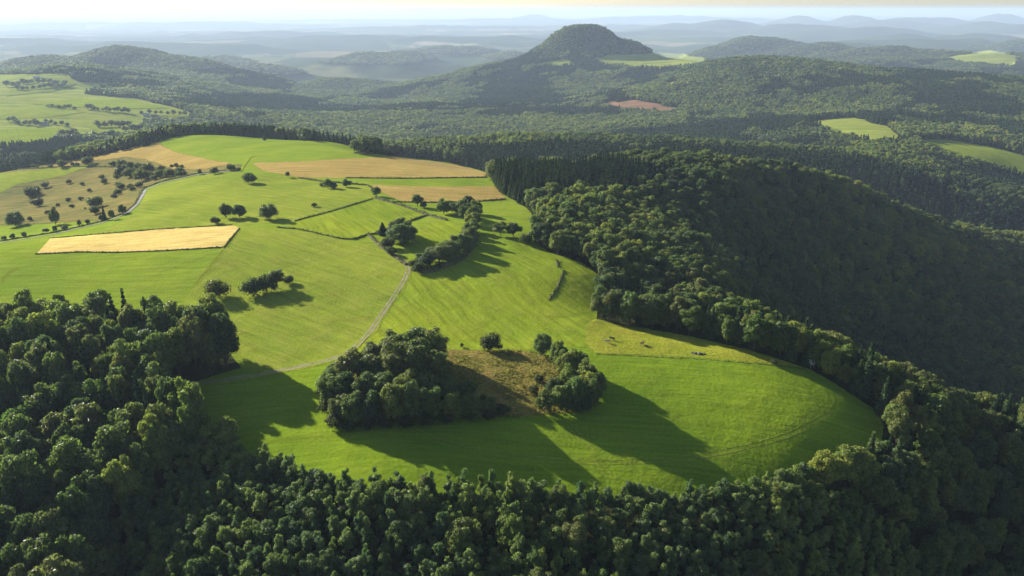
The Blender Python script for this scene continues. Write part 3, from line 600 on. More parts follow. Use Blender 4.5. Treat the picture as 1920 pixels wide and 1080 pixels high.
# ---- trees standing on their own in the fields
for px, py, hp, wp, kd, nm, lb, ct in [
 (424,409,30,26,FULL,'field_tree','tall dark tree at the end of the pair above the pale grain field','tree'),
 (449,408,29,30,FULL,'field_tree','broad dark tree of the touching pair, beside the lone round tree','tree'),
 (504,411,34,36,FULL,'field_tree','lone round dark tree in the upper green field','tree'),
 (404,420,11,19,BUSH,'shrub','low dark shrub at the far corner of the grain field','shrub'),
 (411,559,34,50,BUSH,'shrub','rounded dark shrub just outside the edge of the wood','shrub'),
 (478,552,40,50,BUSH,'shrub','big shrub at the near end of the clump casting long shadows','shrub'),
 (500,548,42,40,BUSH,'shrub','middle shrub of the clump casting long shadows','shrub'),
 (520,540,38,32,FULL,'field_tree','small upright tree at the top of the shrub clump','tree'),
 (541,532,18,22,BUSH,'shrub','lowest shrub at the end of the clump in the olive field','shrub'),
 (718,440,26,20,SPRUCE,'spruce_tree','pointed dark conifer beside the big round tree above the track','tree'),
 (754,460,48,54,FULL,'field_tree','biggest round dark tree above the bend of the track','tree'),
 (727,466,24,28,BUSH,'shrub','bushy growth at the foot of the big round tree','shrub'),
 (735,478,16,22,BUSH,'shrub','low shrub beside the upper end of the track','shrub'),
 (773,500,13,18,BUSH,'shrub','small brownish shrub at the bend of the track','shrub'),
 (784,510,22,26,BUSH,'shrub','pale shrub at the low end of the tree belt','shrub'),
 (802,502,32,38,FULL,'belt_tree','lowest tree of the curved belt by the track','tree'),
 (824,494,38,40,FULL,'belt_tree','second tree up the curved belt by the track','tree'),
 (848,487,40,42,FULL,'belt_tree','middle tree of the curved belt by the track','tree'),
 (868,474,40,38,FULL,'belt_tree','fourth tree up the curved belt by the track','tree'),
 (882,456,36,32,FULL,'belt_tree','fifth tree up the curved belt, on its steep turn','tree'),
 (887,436,28,28,FULL,'belt_tree','top tree of the curved belt, below the dense clump','tree'),
 (832,401,31,30,FULL,'field_tree','separate dark tree to the left of the dense clump','tree'),
 (862,404,34,34,FULL,'field_tree','tall tree in the middle of the dense clump below the dry field','tree'),
 (878,398,34,30,FULL,'field_tree','rear tree of the dense clump below the dry field','tree'),
 (890,414,32,32,FULL,'field_tree','front tree of the dense clump below the dry field','tree'),
 (783,387,24,22,FULL,'field_tree','dark tree on the bank below the lower dry field','tree'),
 (794,390,14,16,BUSH,'shrub','shrub leaning against the tree on the bank','shrub'),
 (706,368,20,20,FULL,'field_tree','small dark tree at the head of the field boundary','tree'),
 (615,353,21,20,FULL,'field_tree','dark tree in the row below the upper dry field, left one','tree'),
 (604,350,10,12,BUSH,'shrub','small shrub next to the row of trees below the upper dry field','shrub'),
 (626,354,15,15,FULL,'field_tree','small tree clinging to the dark tree below the upper dry field','tree'),
 (650,351,17,19,FULL,'field_tree','pale tree in the row below the upper dry field, right one','tree'),
 (540,333,12,10,FULL,'field_tree','tiny lone tree on the lower edge of the upper dry field','tree'),
 (938,441,28,28,FULL,'field_tree','left tree of the trio between field and spruce wood','tree'),
 (962,444,29,32,FULL,'field_tree','middle tree of the trio between field and spruce wood','tree'),
 (986,457,22,28,BUSH,'shrub','dark shrub joining the trio to the wood','shrub'),
 (375,328,12,9,FULL,'roadside_tree','small round tree beside the upper lane, left of three','tree'),
 (402,327,15,19,FULL,'roadside_tree','spreading tree beside the upper lane, middle of three','tree'),
 (434,320,14,17,FULL,'roadside_tree','spreading tree where the upper lane meets the dry field','tree'),
 (448,321,8,8,BUSH,'shrub','little shrub at the end of the upper lane','shrub'),
 (470,344,8,28,BUSH,'shrub','long low dark shrub alone in the upper field','shrub'),
 (590,388,8,12,BUSH,'shrub','tiny shrub alone in the mown field','shrub'),
 (497,264,8,9,BUSH,'shrub','tiny dark shrub on the green hilltop','shrub'),
 (921,656,24,46,BUSH,'shrub','spreading hawthorn-like shrub standing between the two groves','shrub'),
 (866,651,9,7,FULL,'field_tree','tiny sapling on the edge of the rough knoll','tree'),
 (1000,738,22,24,BUSH,'shrub','pale shrub at the inner side of the smaller grove','shrub'),
 (1012,716,17,20,BUSH,'shrub','small shrub in the rough grass beside the smaller grove','shrub'),
 (1450,683,7,14,BUSH,'shrub','low dark shrub on the line between pasture and meadow','shrub'),
 (30,424,32,34,FULL,'field_tree','large dark tree at the foot of the scrubby slope by the picture edge','tree'),
 (105,422,36,22,FULL,'field_tree','tall dark tree standing at the foot of the scrubby slope','tree'),
 (57,414,10,10,BUSH,'shrub','shrub between the two big trees below the scrubby slope','shrub'),
 (197,414,30,9,SPRUCE,'columnar_tree','slim pointed tree beside the lane','tree'),
 (211,413,21,12,FULL,'roadside_tree','upright tree just past the slim pointed one','tree'),
 (190,414,14,9,BUSH,'shrub','reddish shrub at the foot of the slim pointed tree','shrub'),
 (230,402,20,16,FULL,'roadside_tree','dark tree inside the bend of the lane','tree'),
 (1500,247,22,20,FULL,'field_tree','single round tree beside the far clearing','tree')]:
    o = plant_px(nxt(FULL + BIG[:3]) if kd is FULL else nxt(kd), nm, px, py, hp, wp, lb, ct)

_on = 'first second third fourth fifth sixth seventh eighth ninth tenth eleventh twelfth thirteenth fourteenth fifteenth sixteenth seventeenth eighteenth nineteenth'.split()
ORD = _on + [d + ('ieth' if u == 0 else 'y-' + _on[u - 1]) for d in ('twent', 'thirt', 'fort') for u in range(10)]
for i, (px, py, hp, wp) in enumerate([(9,452,11,10),(25,450,13,10),(46,446,13,10),(87,437,10,13),(104,436,14,9),(122,432,11,14),(150,426,15,9),(165,423,13,9)]):
    plant_px(nxt(BIG), 'roadside_tree', px, py, hp, wp, f'{ORD[i]} small tree from the left in the row along the lower lane', 'tree', 'small trees lining the lower lane')

for i, (px, py, hp, wp) in enumerate([(790,496,26,30),(812,490,32,34),(836,482,36,38),(858,472,36,36),(874,460,34,32),(880,444,32,28),(876,474,34,34),(840,492,34,36),(890,424,30,28)]):
    plant_px(nxt(FULL), 'belt_tree', px, py, hp, wp, f'{ORD[i]} of the trees filling the far side of the curved belt by the track', 'tree', 'trees filling the curved belt')
for i, (px, py, hp, wp) in enumerate([(848,398,26,26),(872,408,30,28),(892,402,30,26),(880,420,26,26),(740,452,34,34),(762,452,40,40),(748,440,36,36)]):
    plant_px(nxt(FULL), 'field_tree', px, py, hp, wp, ['leafy tree wedged between the separate dark tree and the dense clump', 'bushy tree low in the dense clump below the dry field', 'tree at the outer side of the dense clump below the dry field', 'low tree at the near foot of the dense clump below the dry field', 'tree hugging the left side of the big round tree above the track', 'tree hugging the right side of the big round tree above the track', 'tree standing behind the big round tree above the track'][i], 'tree')
# ---- the two groves on the knoll
for rowname, items in [
 ('front', [(640,792,60,50),(668,796,66,52),(700,794,70,56),(738,792,70,56),(775,790,70,54),(812,788,66,52),(850,784,56,48),(885,780,46,44),(918,776,36,38)]),
 ('second', [(622,762,58,48),(652,764,70,56),(690,766,74,58),(728,764,74,60),(768,762,72,58),(806,760,68,56),(842,756,56,50),(876,756,44,42)]),
 ('third', [(628,730,52,46),(660,732,66,54),(700,730,72,58),(742,728,76,60),(784,726,74,60),(822,724,60,54)]),
 ('fourth', [(668,706,50,44),(705,702,62,54),(745,696,64,56),(785,692,66,58),(815,694,66,52)]),
 ('back', [(700,684,46,40),(740,678,52,50),(780,674,52,50),(810,678,56,48)])]:
    for i, (px, py, hp, wp) in enumerate(items):
        plant_px(nxt(FULL if rowname in ('front', 'back') or i == 0 else BIG), 'grove_tree', px + random.uniform(-3, 3), py, hp * random.uniform(.92, 1.15) * (1.22 if px > 730 and rowname in ('fourth', 'back', 'third') else 1.05), wp * random.uniform(.9, 1.12), f'{ORD[i]} tree from the left in the {rowname} row of the larger grove', 'tree', 'trees of the larger grove')
for i, (px, py) in enumerate([(612,772),(608,745),(616,722),(628,800),(655,806),(690,804),(722,802),(760,800),(800,797),(840,793),(880,788),(915,785),(942,778),(905,762)]):
    plant_px(nxt(BUSH), 'shrub', px, py, random.uniform(18, 27), random.uniform(28, 38), f'{ORD[i]} shrub clockwise round the outer foot of the larger grove' if i > 99 else f'{ORD[i]} shrub along the foot of the larger grove, counted from its track side', 'shrub', 'shrubs at the foot of the larger grove')
plant_px(SPRUCE[0], 'spruce_tree', 653, 690, 26, 22, 'small dark conifer at the track end of the larger grove', 'tree')
plant_px(BUSH[1], 'shrub', 640, 802, 24, 40, 'pale shrub at the near corner of the larger grove', 'shrub')
plant_px(FULL[2], 'grove_tree', 628, 706, 34, 30, 'yellowish bushy tree on the sunlit corner of the larger grove', 'tree')
for px, py, hp, wp, wh in [(1046,688,54,38,'leaning out at the far left'),(1062,708,56,40,'inside the far half'),(1084,702,54,42,'on the outer far side'),(1100,728,60,44,'on the outer flank'),(1108,764,66,46,'at the outer near corner'),(1080,768,68,46,'in the middle of the near edge'),(1052,768,52,44,'beside the pale tree on the near edge'),(1068,738,60,44,'in the very middle'),(1098,748,62,44,'behind the outer near corner'),(1040,742,40,36,'on the inner flank'),(1062,772,44,38,'low on the near edge'),(1118,742,50,36,'bulging out on the shadow side'),(1092,776,44,38,'low at the outer near end'),(1056,696,50,38,'inside the far left')]:
    plant_px(nxt(FULL), 'grove_tree', px, py, hp, wp, f'dark tree {wh} of the smaller grove', 'tree', 'trees of the smaller grove')
plant_px(FULL[4], 'grove_tree', 1018, 664, 46, 38, 'upright tree at the far tip of the smaller grove', 'tree')
plant_px(FULL[5], 'grove_tree', 1020, 772, 46, 40, 'pale tree at the near inner corner of the smaller grove', 'tree')

# ---- scrub on the western slope
pts = [(px, py) for px, py in [(85,352),(60,368),(66,362),(130,345),(72,388),(128,378),(110,388),(135,390),(180,390),(215,372),(222,366),(222,350),(228,356),(246,355),(250,358),(262,352),(192,337),(196,345),(155,348),(168,360),(218,335),(222,330),(232,326),(240,322),(250,330),(258,333),(246,316),(228,312),(212,312),(262,318),(275,325),(270,332),(285,330),(296,330),(305,328),(312,326),(322,328),(335,326),(345,328),(92,312),(165,310),(30,318),(62,315),(70,314),(45,316),(96,314),(136,311),(145,311),(118,314),(255,322),(266,340),(290,338),(300,334),(280,318),(318,332),(244,332),(152,376),(160,392),(90,402),(178,402)]]
pts += [(random.uniform(205, 345), random.uniform(309, 336)) for _ in range(22)] + [(random.gauss(66, 7), random.gauss(364, 4)) for _ in range(6)]
for px, py in pts:
    s = min(2.0, math.exp(random.gauss(0.0, 0.45)))
    plant_px(nxt(BUSH), 'shrub', px, py, 9 * s, 11 * s * random.uniform(0.8, 1.7), 'dark shrub scattered over the scrubby western slope', 'shrub', 'shrubs on the scrubby slope', parts=False)

# ---- hedgerow and farm trees in the side valley
def row_trees(pp, n, hp, wp, label, group, kinds, jit=2.0, nm='hedgerow_tree'):
    q = np.array(pp, float); d = np.r_[0, np.cumsum(np.hypot(*np.diff(q, axis=0).T))]
    for i in range(n):
        s = (i + 0.5) / n * d[-1]; k = random.uniform(0.75, 1.25)
        plant_px(nxt(kinds), nm, np.interp(s, d, q[:, 0]) + random.uniform(-jit, jit), np.interp(s, d, q[:, 1]) + random.uniform(-jit, jit) * 0.4, hp * k, wp * k, f'{ORD[i]} {label}', 'tree', group, parts=False)
row_trees([(14,228),(30,233),(75,238)], 9, 12, 11, 'dark tree from the left in the farmstead clump among the side valley fields', 'trees of the farmstead clump', MIDT, 3)
row_trees([(80,230),(105,235),(130,240)], 5, 9, 9, 'small tree from the left in the thin line leading from the farmstead clump', 'trees in line by the farmstead', MIDT)
row_trees([(106,263),(125,261),(148,262)], 7, 17, 15, 'tree from the left in the left one of two dark rounded clumps', 'left rounded clump', MIDT, 3)
row_trees([(180,265),(198,264),(216,265)], 7, 17, 14, 'tree from the left in the right one of two dark rounded clumps', 'right rounded clump', MIDT, 3)
row_trees([(88,203),(110,204),(142,206)], 8, 8, 10, 'tree from the left in the short hedgerow on the far slope', 'short far hedgerow', MIDT)
row_trees([(160,206),(200,210),(246,213)], 12, 10, 10, 'tree from the left in the long hedgerow on the far slope', 'long far hedgerow', MIDT)
row_trees([(262,216),(300,215),(366,220)], 9, 10, 9, 'tree from the left in the spaced line on the lowest far meadow', 'spaced far line', MIDT)
row_trees([(10,166),(60,158),(125,162),(100,166),(30,170)], 22, 11, 12, 'tree along the dark copse at the top of the side valley', 'top copse', MIDT, 4)
row_trees([(180,240),(215,238),(255,244),(285,244),(230,248)], 22, 12, 11, 'tree along the dark copse below the long hedgerow', 'middle copse', MIDT, 4)

# ---- spruces along the back of the hilltop
def crest_row(px0, px1, n, d0, d1, h, w, label, group, rows=2):
    for i in range(n):
        for k in range(rows):
            f = (i + random.uniform(-.3, .3)) / (n - 1); px = px0 + (px1 - px0) * f; d = d0 + (d1 - d0) * f + 9 * k + random.uniform(-3, 3)
            x = float(ray(px, 255)[0]) * d; q = random.uniform(0.75, 1.2)
            plant(nxt(SPRUCE), 'spruce_tree', x, d, h * q, w * q, f'{ORD[i]} spruce from the left {"front" if k == 0 else "rear"} line of the {label}', 'tree', group, parts=False)
crest_row(268, 395, 20, 985, 1070, 15, 6.5, 'row on the hilltop shoulder', 'spruces on the hilltop shoulder')
crest_row(400, 690, 36, 1066, 1000, 17, 7, 'belt behind the green hilltop', 'spruces behind the hilltop')

# ---- close-set edge trees round the knoll meadow
def edge_trees(pp, out, spacing, kinds, h, w, nm, label, group, h_var=0.2):
    P = path_pts(pp, spacing); T = np.gradient(P, axis=0); T /= np.linalg.norm(T, axis=1, keepdims=True); Nn = np.c_[-T[:, 1], T[:, 0]]
    for i in range(len(P)):
        x, y = P[i] + Nn[i] * (out + random.uniform(-1.2, 1.2)); q = random.uniform(1 - h_var, 1 + h_var)
        plant(nxt(kinds), nm, float(x), float(y), h * q, w * random.uniform(0.85, 1.15) * q ** 0.5, label(i), 'tree', group)
edge_trees([(425,655),(450,692),(400,706),(332,730),(318,760),(345,800),(400,836)], -4.5, 7.0, BIG, 26.0, 10.5, 'broadleaf_tree', lambda i: f'{ORD[i]} tall tree from the track end along the edge of the old wood', 'tall edge trees of the old wood', 0.12)
RIM = [(1118,598),(1150,606),(1280,628),(1400,655),(1522,694),(1590,735),(1642,770),(1657,800)]
edge_trees(RIM, 4.5, 6.2, FULL, 11.5, 8.2, 'rim_tree', lambda i: f'{ORD[i % 49]} tree from the spruce side in the front row edging the pasture and meadow', 'front row of the meadow rim')
LOW = [(345,800),(430,850),(520,888),(600,920),(700,935),(850,945),(1000,948),(1150,946),(1300,938),(1420,925),(1520,893),(1600,862),(1655,832)]
edge_trees(LOW, -2.2, 3.4, YOUNG, 6.6, 4.2, 'edge_tree', lambda i: 'young tree in the close row along the near edge of the knoll meadow', 'young trees edging the knoll meadow', 0.28)

# ---------------------------------------------------------------- the woods
def hexpts(x0, x1, y0, y1, s, seed):
    r = np.random.default_rng(seed); nx, ny = int((x1 - x0) / s) + 1, int((y1 - y0) / (s * 0.87)) + 1
    i, j = np.meshgrid(np.arange(nx), np.arange(ny)); x = x0 + (i + 0.5 * (j % 2)) * s; y = y0 + j * s * 0.87
    return (x + r.uniform(-.34, .34, x.shape) * s).ravel(), (y + r.uniform(-.34, .34, x.shape) * s).ravel()
def is_open(x, y):
    o = np.zeros(x.shape, bool)
    for p in OPEN: o |= inside(p, x, y)
    return o
def seen(x, y, z):
    """whether land hides a treetop from the viewpoint (with slack)"""
    v = np.ones(len(x), bool)
    for f in np.linspace(0.08, 0.985, 90):
        xx, yy = x * f, y * f; lim = CAM_Z + (z + 14 - CAM_Z) * f; ok = yy > 60
        v &= ~(ok & (hgt(xx, yy) + 3 > lim + 2))
    return v
left_wood = outline([(-400,560),(0,600),(430,600),(452,690),(330,728),(318,760),(360,790),(405,830),(330,890),(260,960),(190,1040),(140,1110),(-400,1110)], 20)
left_wood = np.array([(-420, 420), (-60, 420), *[tuple(gp(*q)[:2]) for q in [(452,690),(325,740),(360,800),(405,840),(330,900),(260,970),(190,1050)]], (-85, 120), (-420, 120)])
spruce_stand = np.array([tuple(gp(*q)[:2]) for q in [(925,345),(945,365),(985,390),(1080,380),(1180,385),(1245,350)]] + [(float(ray(1130,300)[0]) * 700, 700), (float(ray(1000,300)[0]) * 690, 690), (float(ray(930,320)[0]) * 680, 680)])
rows = []   # x, y, height, width, code
def zone(x0, x1, y0, y1, s, seed, hmin, hmax, w, test, code):
    x, y = hexpts(x0, x1, y0, y1, s, seed); r = np.random.default_rng(seed + 1)
    k = test(x, y) & (np.abs(x / np.maximum(y, 1)) < 1.15) & ~is_open(x, y); x, y = x[k], y[k]
    h = r.uniform(hmin, hmax, len(x)) + 2.5 * _vnoise(x / 30, y / 30, 9); ww = w * r.uniform(0.66, 1.38, len(x))
    h = h * (0.72 + 0.28 * (ww / w)) if code in (0, 2, 5) else h
    c = np.array([code] * len(x)); cl = (_vnoise(x / 55, y / 55, 61) + 0.7 * r.uniform(-1, 1, len(x)) > 0.78) & (y > 215) & (y < 1500)
    if code in (0, 2): c = np.where(cl, 6, c); ww = np.where(cl, ww * 0.62, ww); h = np.where(cl, h * 1.12, h)
    rows.append(np.stack([x, y, h, ww, c], 1))
inL = lambda x, y: inside(left_wood, x, y)
inS = lambda x, y: inside(spruce_stand, x, y)
near_slope = lambda x, y: (y < 205 - np.maximum(0, x - 60) * 0.1) & (x > -140)
rim_y = lambda x: 270 - 0.0 * x
zone(-420, 0, 75, 420, 7.2, 21, 18, 26, 10.0, inL, 0)
zone(-230, 330, 62, 215, 3.7, 22, 5.5, 11.5, 3.9, lambda x, y: ~inL(x, y) & near_slope(x, y), 1)
zone(-230, 330, 62, 215, 16.0, 34, 8.0, 12.0, 6.0, lambda x, y: ~inL(x, y) & near_slope(x, y), 0)
zone(-520, 700, 75, 470, 7.0, 23, 12, 17, 9.0, lambda x, y: ~inL(x, y) & ~near_slope(x, y), 0)
zone(-700, 1100, 470, 860, 7.6, 24, 12, 19, 10.0, lambda x, y: ~inS(x, y), 0)
zone(-100, 260, 470, 760, 4.8, 25, 12.5, 21.5, 5.6, inS, 3)
patch = lambda x, y: np.where(y < 1500, _vnoise(x / 130, y / 130, 31), _vnoise(x / 300, y / 300, 36)) + 0.5 * _vnoise(x / 60, y / 60, 32) > 0.22
zone(-1400, 1800, 860, 1500, 8.6, 26, 14, 19, 10.5, lambda x, y: ~patch(x, y), 2)
zone(-1400, 1800, 860, 1500, 7.0, 27, 16, 22, 7.0, patch, 4)
zone(-2600, 3000, 1500, 2500, 10.5, 28, 14, 20, 13.0, lambda x, y: ~patch(x, y), 5)
zone(-2600, 3000, 1500, 2500, 9.0, 29, 16, 22, 8.5, patch, 4)
zone(-4200, 4300, 2500, 4500, 14.5, 30, 14, 20, 18.0, lambda x, y: ~patch(x, y) & (hgt(x, y) > -276), 5)
zone(-4200, 4300, 2500, 4500, 13.0, 33, 16, 23, 11.0, lambda x, y: patch(x, y) & (hgt(x, y) > -276), 4)
zone(-8500, 8500, 4500, 8200, 27.0, 35, 14, 22, 34.0, lambda x, y: hgt(x, y) > -276, 5)
W = np.concatenate(rows); Wz = hgt(W[:, 0], W[:, 1])
px_, py_, dep_ = proj(np.c_[W[:, 0], W[:, 1], Wz + W[:, 2] * 0.7])
inview = (px_ > -260) & (px_ < 2100) & (py_ < 1250)
keep = inview & ((W[:, 1] < 480) | seen(W[:, 0], W[:, 1], Wz + W[:, 2])); W, Wz, px_, py_, dep_ = W[keep], Wz[keep], px_[keep], py_[keep], dep_[keep]

# the trees that show largest are things of their own
inframe = (px_ > 0) & (px_ < 1920) & (py_ > 0) & (py_ < 1078)
size = W[:, 3] / dep_
used = np.zeros(len(W), bool)
deep = inL(W[:, 0], W[:, 1])
cand = np.where(inframe & (W[:, 4] <= 1) & (W[:, 1] < 470))[0]; cand = cand[np.argsort(-size[cand])][:230]
for i in cand:
    used[i] = True
    if deep[i]: lb, gr = 'tall broad-crowned tree in the dark old wood at the lower left', 'old wood trees lower left'
    elif W[i, 4] == 1: lb, gr = 'slim young tree on the steep wooded slope below the knoll meadow', 'young trees below the meadow'
    elif W[i, 0] > 60: lb, gr = 'rounded tree in the wooded rim to the right of the knoll meadow', 'rim trees right of the meadow'
    else: lb, gr = 'rounded tree in the wood bordering the meadow', 'trees bordering the meadow'
    kd = YOUNG if W[i, 4] == 1 else BIG
    plant(kd[i % len(kd)], 'young_tree' if W[i, 4] == 1 else 'broadleaf_tree', float(W[i, 0]), float(W[i, 1]), float(W[i, 2]), float(W[i, 3]), lb, 'tree', gr, sink=0.3)
cand = np.where(inframe & (W[:, 4] == 3))[0]; cand = cand[np.argsort(-size[cand])][:220]
for i in cand:
    used[i] = True
    plant(SPRUCE[i % 4], 'spruce_tree', float(W[i, 0]), float(W[i, 1]), float(W[i, 2]), float(W[i, 3]), 'spruce in the dark even stand on the left flank of the wooded hill', 'tree', 'spruces of the hill stand', parts=False)

# everything beyond that is woodland nobody could count
def forest(name, label, sel, kinds):
    c = bpy.data.collections.new(name + '_shapes')
    for i, k in enumerate(kinds):
        q = bpy.data.objects.new(f'{name}_shape_{i:02d}', k.whole); c.objects.link(q)
    x, y, h, w = W[sel, 0], W[sel, 1], W[sel, 2], W[sel, 3]; n = len(x); r = np.random.default_rng(77)
    me = bpy.data.meshes.new(name); me.vertices.add(n); me.vertices.foreach_set('co', np.stack([x, y, Wz[sel] - 0.3], 1).astype(np.float32).ravel())
    def attr(nm, ty, v, key):
        a = me.attributes.new(nm, ty, 'POINT'); a.data.foreach_set(key, v)
    k0 = kinds[0]; vr = r.integers(0, len(kinds), n)
    attr('tree_scale', 'FLOAT_VECTOR', np.stack([w / 2 / k0.R, w / 2 / k0.R, h / k0.H], 1).astype(np.float32).ravel(), 'vector')
    attr('tree_turn', 'FLOAT_VECTOR', np.stack([np.zeros(n), np.zeros(n), r.uniform(0, 6.28, n)], 1).astype(np.float32).ravel(), 'vector')
    attr('tree_shape', 'INT', vr.astype(np.int32), 'value')
    o = link(name, me); tag(o, label, 'forest', kind='stuff')
    g = bpy.data.node_groups.new(name + '_scatter', 'GeometryNodeTree')
    g.interface.new_socket('Geometry', in_out='INPUT', socket_type='NodeSocketGeometry'); g.interface.new_socket('Geometry', in_out='OUTPUT', socket_type='NodeSocketGeometry')
    gi, go = g.nodes.new('NodeGroupInput'), g.nodes.new('NodeGroupOutput'); ip = g.nodes.new('GeometryNodeInstanceOnPoints'); ci = g.nodes.new('GeometryNodeCollectionInfo')
    ci.inputs[0].default_value = c; ci.inputs[1].default_value = True; ci.inputs[2].default_value = True
    def na(nm, ty):
        q = g.nodes.new('GeometryNodeInputNamedAttribute'); q.data_type = ty; q.inputs[0].default_value = nm; return q.outputs[0]
    er = g.nodes.new('FunctionNodeEulerToRotation'); L = g.links.new
    L(gi.outputs[0], ip.inputs['Points']); L(ci.outputs[0], ip.inputs['Instance']); ip.inputs['Pick Instance'].default_value = True
    L(na('tree_shape', 'INT'), ip.inputs['Instance Index']); L(na('tree_turn', 'FLOAT_VECTOR'), er.inputs[0]); L(er.outputs[0], ip.inputs['Rotation']); L(na('tree_scale', 'FLOAT_VECTOR'), ip.inputs['Scale'])
    L(ip.outputs[0], go.inputs[0])
    md = o.modifiers.new('scatter', 'NODES'); md.node_group = g
    print(name, n); return o
rest = ~used
forest('broadleaf_forest', 'dense broadleaf forest round the knoll meadow and on the near slopes', rest & (W[:, 4] == 0), BIG)
forest('young_forest', 'dense young broadleaf growth on the steep slope below the knoll meadow', rest & (W[:, 4] == 1), YOUNG)
forest('hill_forest', 'dense broadleaf forest covering the rounded hill and the ridges behind', rest & (W[:, 4] == 2), MIDT)
forest('spruce_forest', 'dark spruces of the hill stand and scattered among the near broadleaf woods', rest & ((W[:, 4] == 3) | (W[:, 4] == 6)), SPRUCE)
forest('far_spruce_forest', 'dark conifer patches mixed into the far woods', rest & (W[:, 4] == 4), SPRUCE_FAR)
forest('far_forest', 'hazy broadleaf forest on the far ridges and the knob-shaped hill', rest & (W[:, 4] == 5), FART)

# ---------------------------------------------------------------- field boundaries: overgrown banks and low hedges
def bank(pp, label, w=1.3, h=0.65, leafy=1.0):
    P = path_pts(pp, 1.6); n = len(P); T = np.gradient(P, axis=0); T /= np.linalg.norm(T, axis=1, keepdims=True) + 1e-9; Nn = np.c_[T[:, 1], -T[:, 0]]
    cs = np.array([-1, -0.6, 0, 0.6, 1]); ch = np.array([-0.25, 0.55, 1, 0.6, -0.25]); V = []
    hh = h * (0.75 + 0.5 * rng.random(n)); ww = w / 2 * (0.8 + 0.4 * rng.random(n))
    for c, k in zip(cs, ch):
        q = P + Nn * (c * ww)[:, None]; V.append(np.c_[q, hgt(q[:, 0], q[:, 1]) + hh * k])
    V = np.stack(V, 1).reshape(-1, 3); i, j = np.meshgrid(np.arange(n - 1), np.arange(4), indexing='ij'); a = (i * 5 + j).ravel()
    F = np.stack([a, a + 1, a + 6, a + 5], 1)
    m = int(n * 7 * leafy); k = rng.integers(0, n, m); q = P[k] + Nn[k] * (rng.normal(0, 0.5, m) * ww[k])[:, None] + T[k] * rng.uniform(-.8, .8, m)[:, None]
    C = np.c_[q, hgt(q[:, 0], q[:, 1]) + hh[k] * rng.uniform(0.4, 1.3, m)]
    LV, LF = quads(C, unit(rng.normal(size=(m, 3)) + np.array([0, 0, 0.6])), 0.34 + 0.0004 * P[:, 1].mean(), rng)
    o = link('hedge_bank', mesh_np('hedge_bank', np.r_[V, LV], [F, LF + len(V)], [M['bank'], M['scrubleaf']], np.r_[np.zeros(len(F)), np.ones(len(LF))]))
    return tag(o, label, 'hedge bank')
bank([(552,415),(620,397),(700,373)], 'long dark bank dividing the olive field from the striped strip meadow')
bank([(520,427),(560,430),(640,448),(665,449)], 'low dark bank along the bottom of the striped strip meadow')
bank([(664,449),(690,440),(720,437)], 'short bank climbing from the strip meadow to the big round tree', 1.4, 0.8)
bank([(704,372),(760,388),(800,403),(840,414)], 'overgrown bank falling from the lower dry field to the dense clump', 2.6, 1.3)
bank([(706,436),(740,425),(800,404)], 'brownish bank above the small striped meadow', 2.0, 0.9)
bank([(650,334),(760,335),(915,333)], 'thin dark line between upper dry field and light green strip', 1.4, 0.8)
bank([(560,334),(600,340),(690,348),(706,360)], 'bank under the row of trees below the upper dry field', 2.0, 1.0)
bank([(735,379),(800,380),(880,379),(950,374)], 'thin dark line along the foot of the lower dry field', 1.4, 0.8)
bank([(68,477),(150,473),(215,474),(300,471),(420,464)], 'dark edge along the near side of the golden grain field', 1.0, 0.6, 0.7)
bank([(420,464),(436,444),(450,428)], 'dark edge at the right end of the golden grain field', 1.0, 0.6, 0.7)
bank([(95,447),(200,438),(300,430),(438,422)], 'thin edge along the far side of the golden grain field', 0.9, 0.5, 0.6)
bank([(0,453),(100,437),(190,416),(234,400),(254,383),(263,366)], 'dark hedge bank following the lower lane on its far side', 1.6, 0.9)
bank([(263,366),(270,354),(300,342),(370,326),(450,317)], 'dark hedge bank following the upper lane', 1.8, 1.0)
bank([(1030,562),(1045,540),(1058,508)], 'dark weedy strip standing in the mown centre meadow', 1.6, 0.5)
bank([(1046,500),(1044,488)], 'small weedy strip near the top of the centre meadow', 1.6, 0.7)
bank([(690,440),(718,466),(740,482),(762,497)], 'shrubby bank between the track and the small striped meadow', 2.4, 1.2)
bank([(1118,664),(1300,673),(1440,684),(1510,692)], 'thin line of long grass between pasture and knoll meadow', 0.5, 0.15, 0.4)
bank([(775,506),(800,512),(830,503),(862,489),(884,466),(893,440)], 'leafy undergrowth along the foot of the curved tree belt', 4.0, 2.2, 2.5)
bank([(0,321),(60,317),(110,314),(165,313),(215,314)], 'thin hedge bank crossing the far end of the scrubby slope', 2.0, 1.2)

def tussocks():
    bb = knoll_poly; x = rng.uniform(bb[:, 0].min(), bb[:, 0].max(), 5200); y = rng.uniform(bb[:, 1].min(), bb[:, 1].max(), 5200); k = inside(bb, x, y) & (_vnoise(x / 5, y / 5, 71) > -0.25); x, y = x[k], y[k]
    C = np.repeat(np.c_[x, y, hgt(x, y) + 0.22], 4, 0) + rng.normal(0, 0.22, (4 * len(x), 3)) * np.array([1, 1, .5])
    V, F = quads(C, unit(rng.normal(size=C.shape) * np.array([1, 1, 0.5]) + np.array([0, 0, .2])), 0.30, rng)
    tag(link('tussock_grass', mesh_np('tussock_grass', V, [F], [M['tuft']])), 'rough dry tussock grass covering the knoll between the groves', 'grass', kind='stuff')
M['tuft'] = leaf_mat('dry_tussocks', [(0.22, 0.18, 0.055), (0.16, 0.16, 0.04)], 0.35); tussocks()

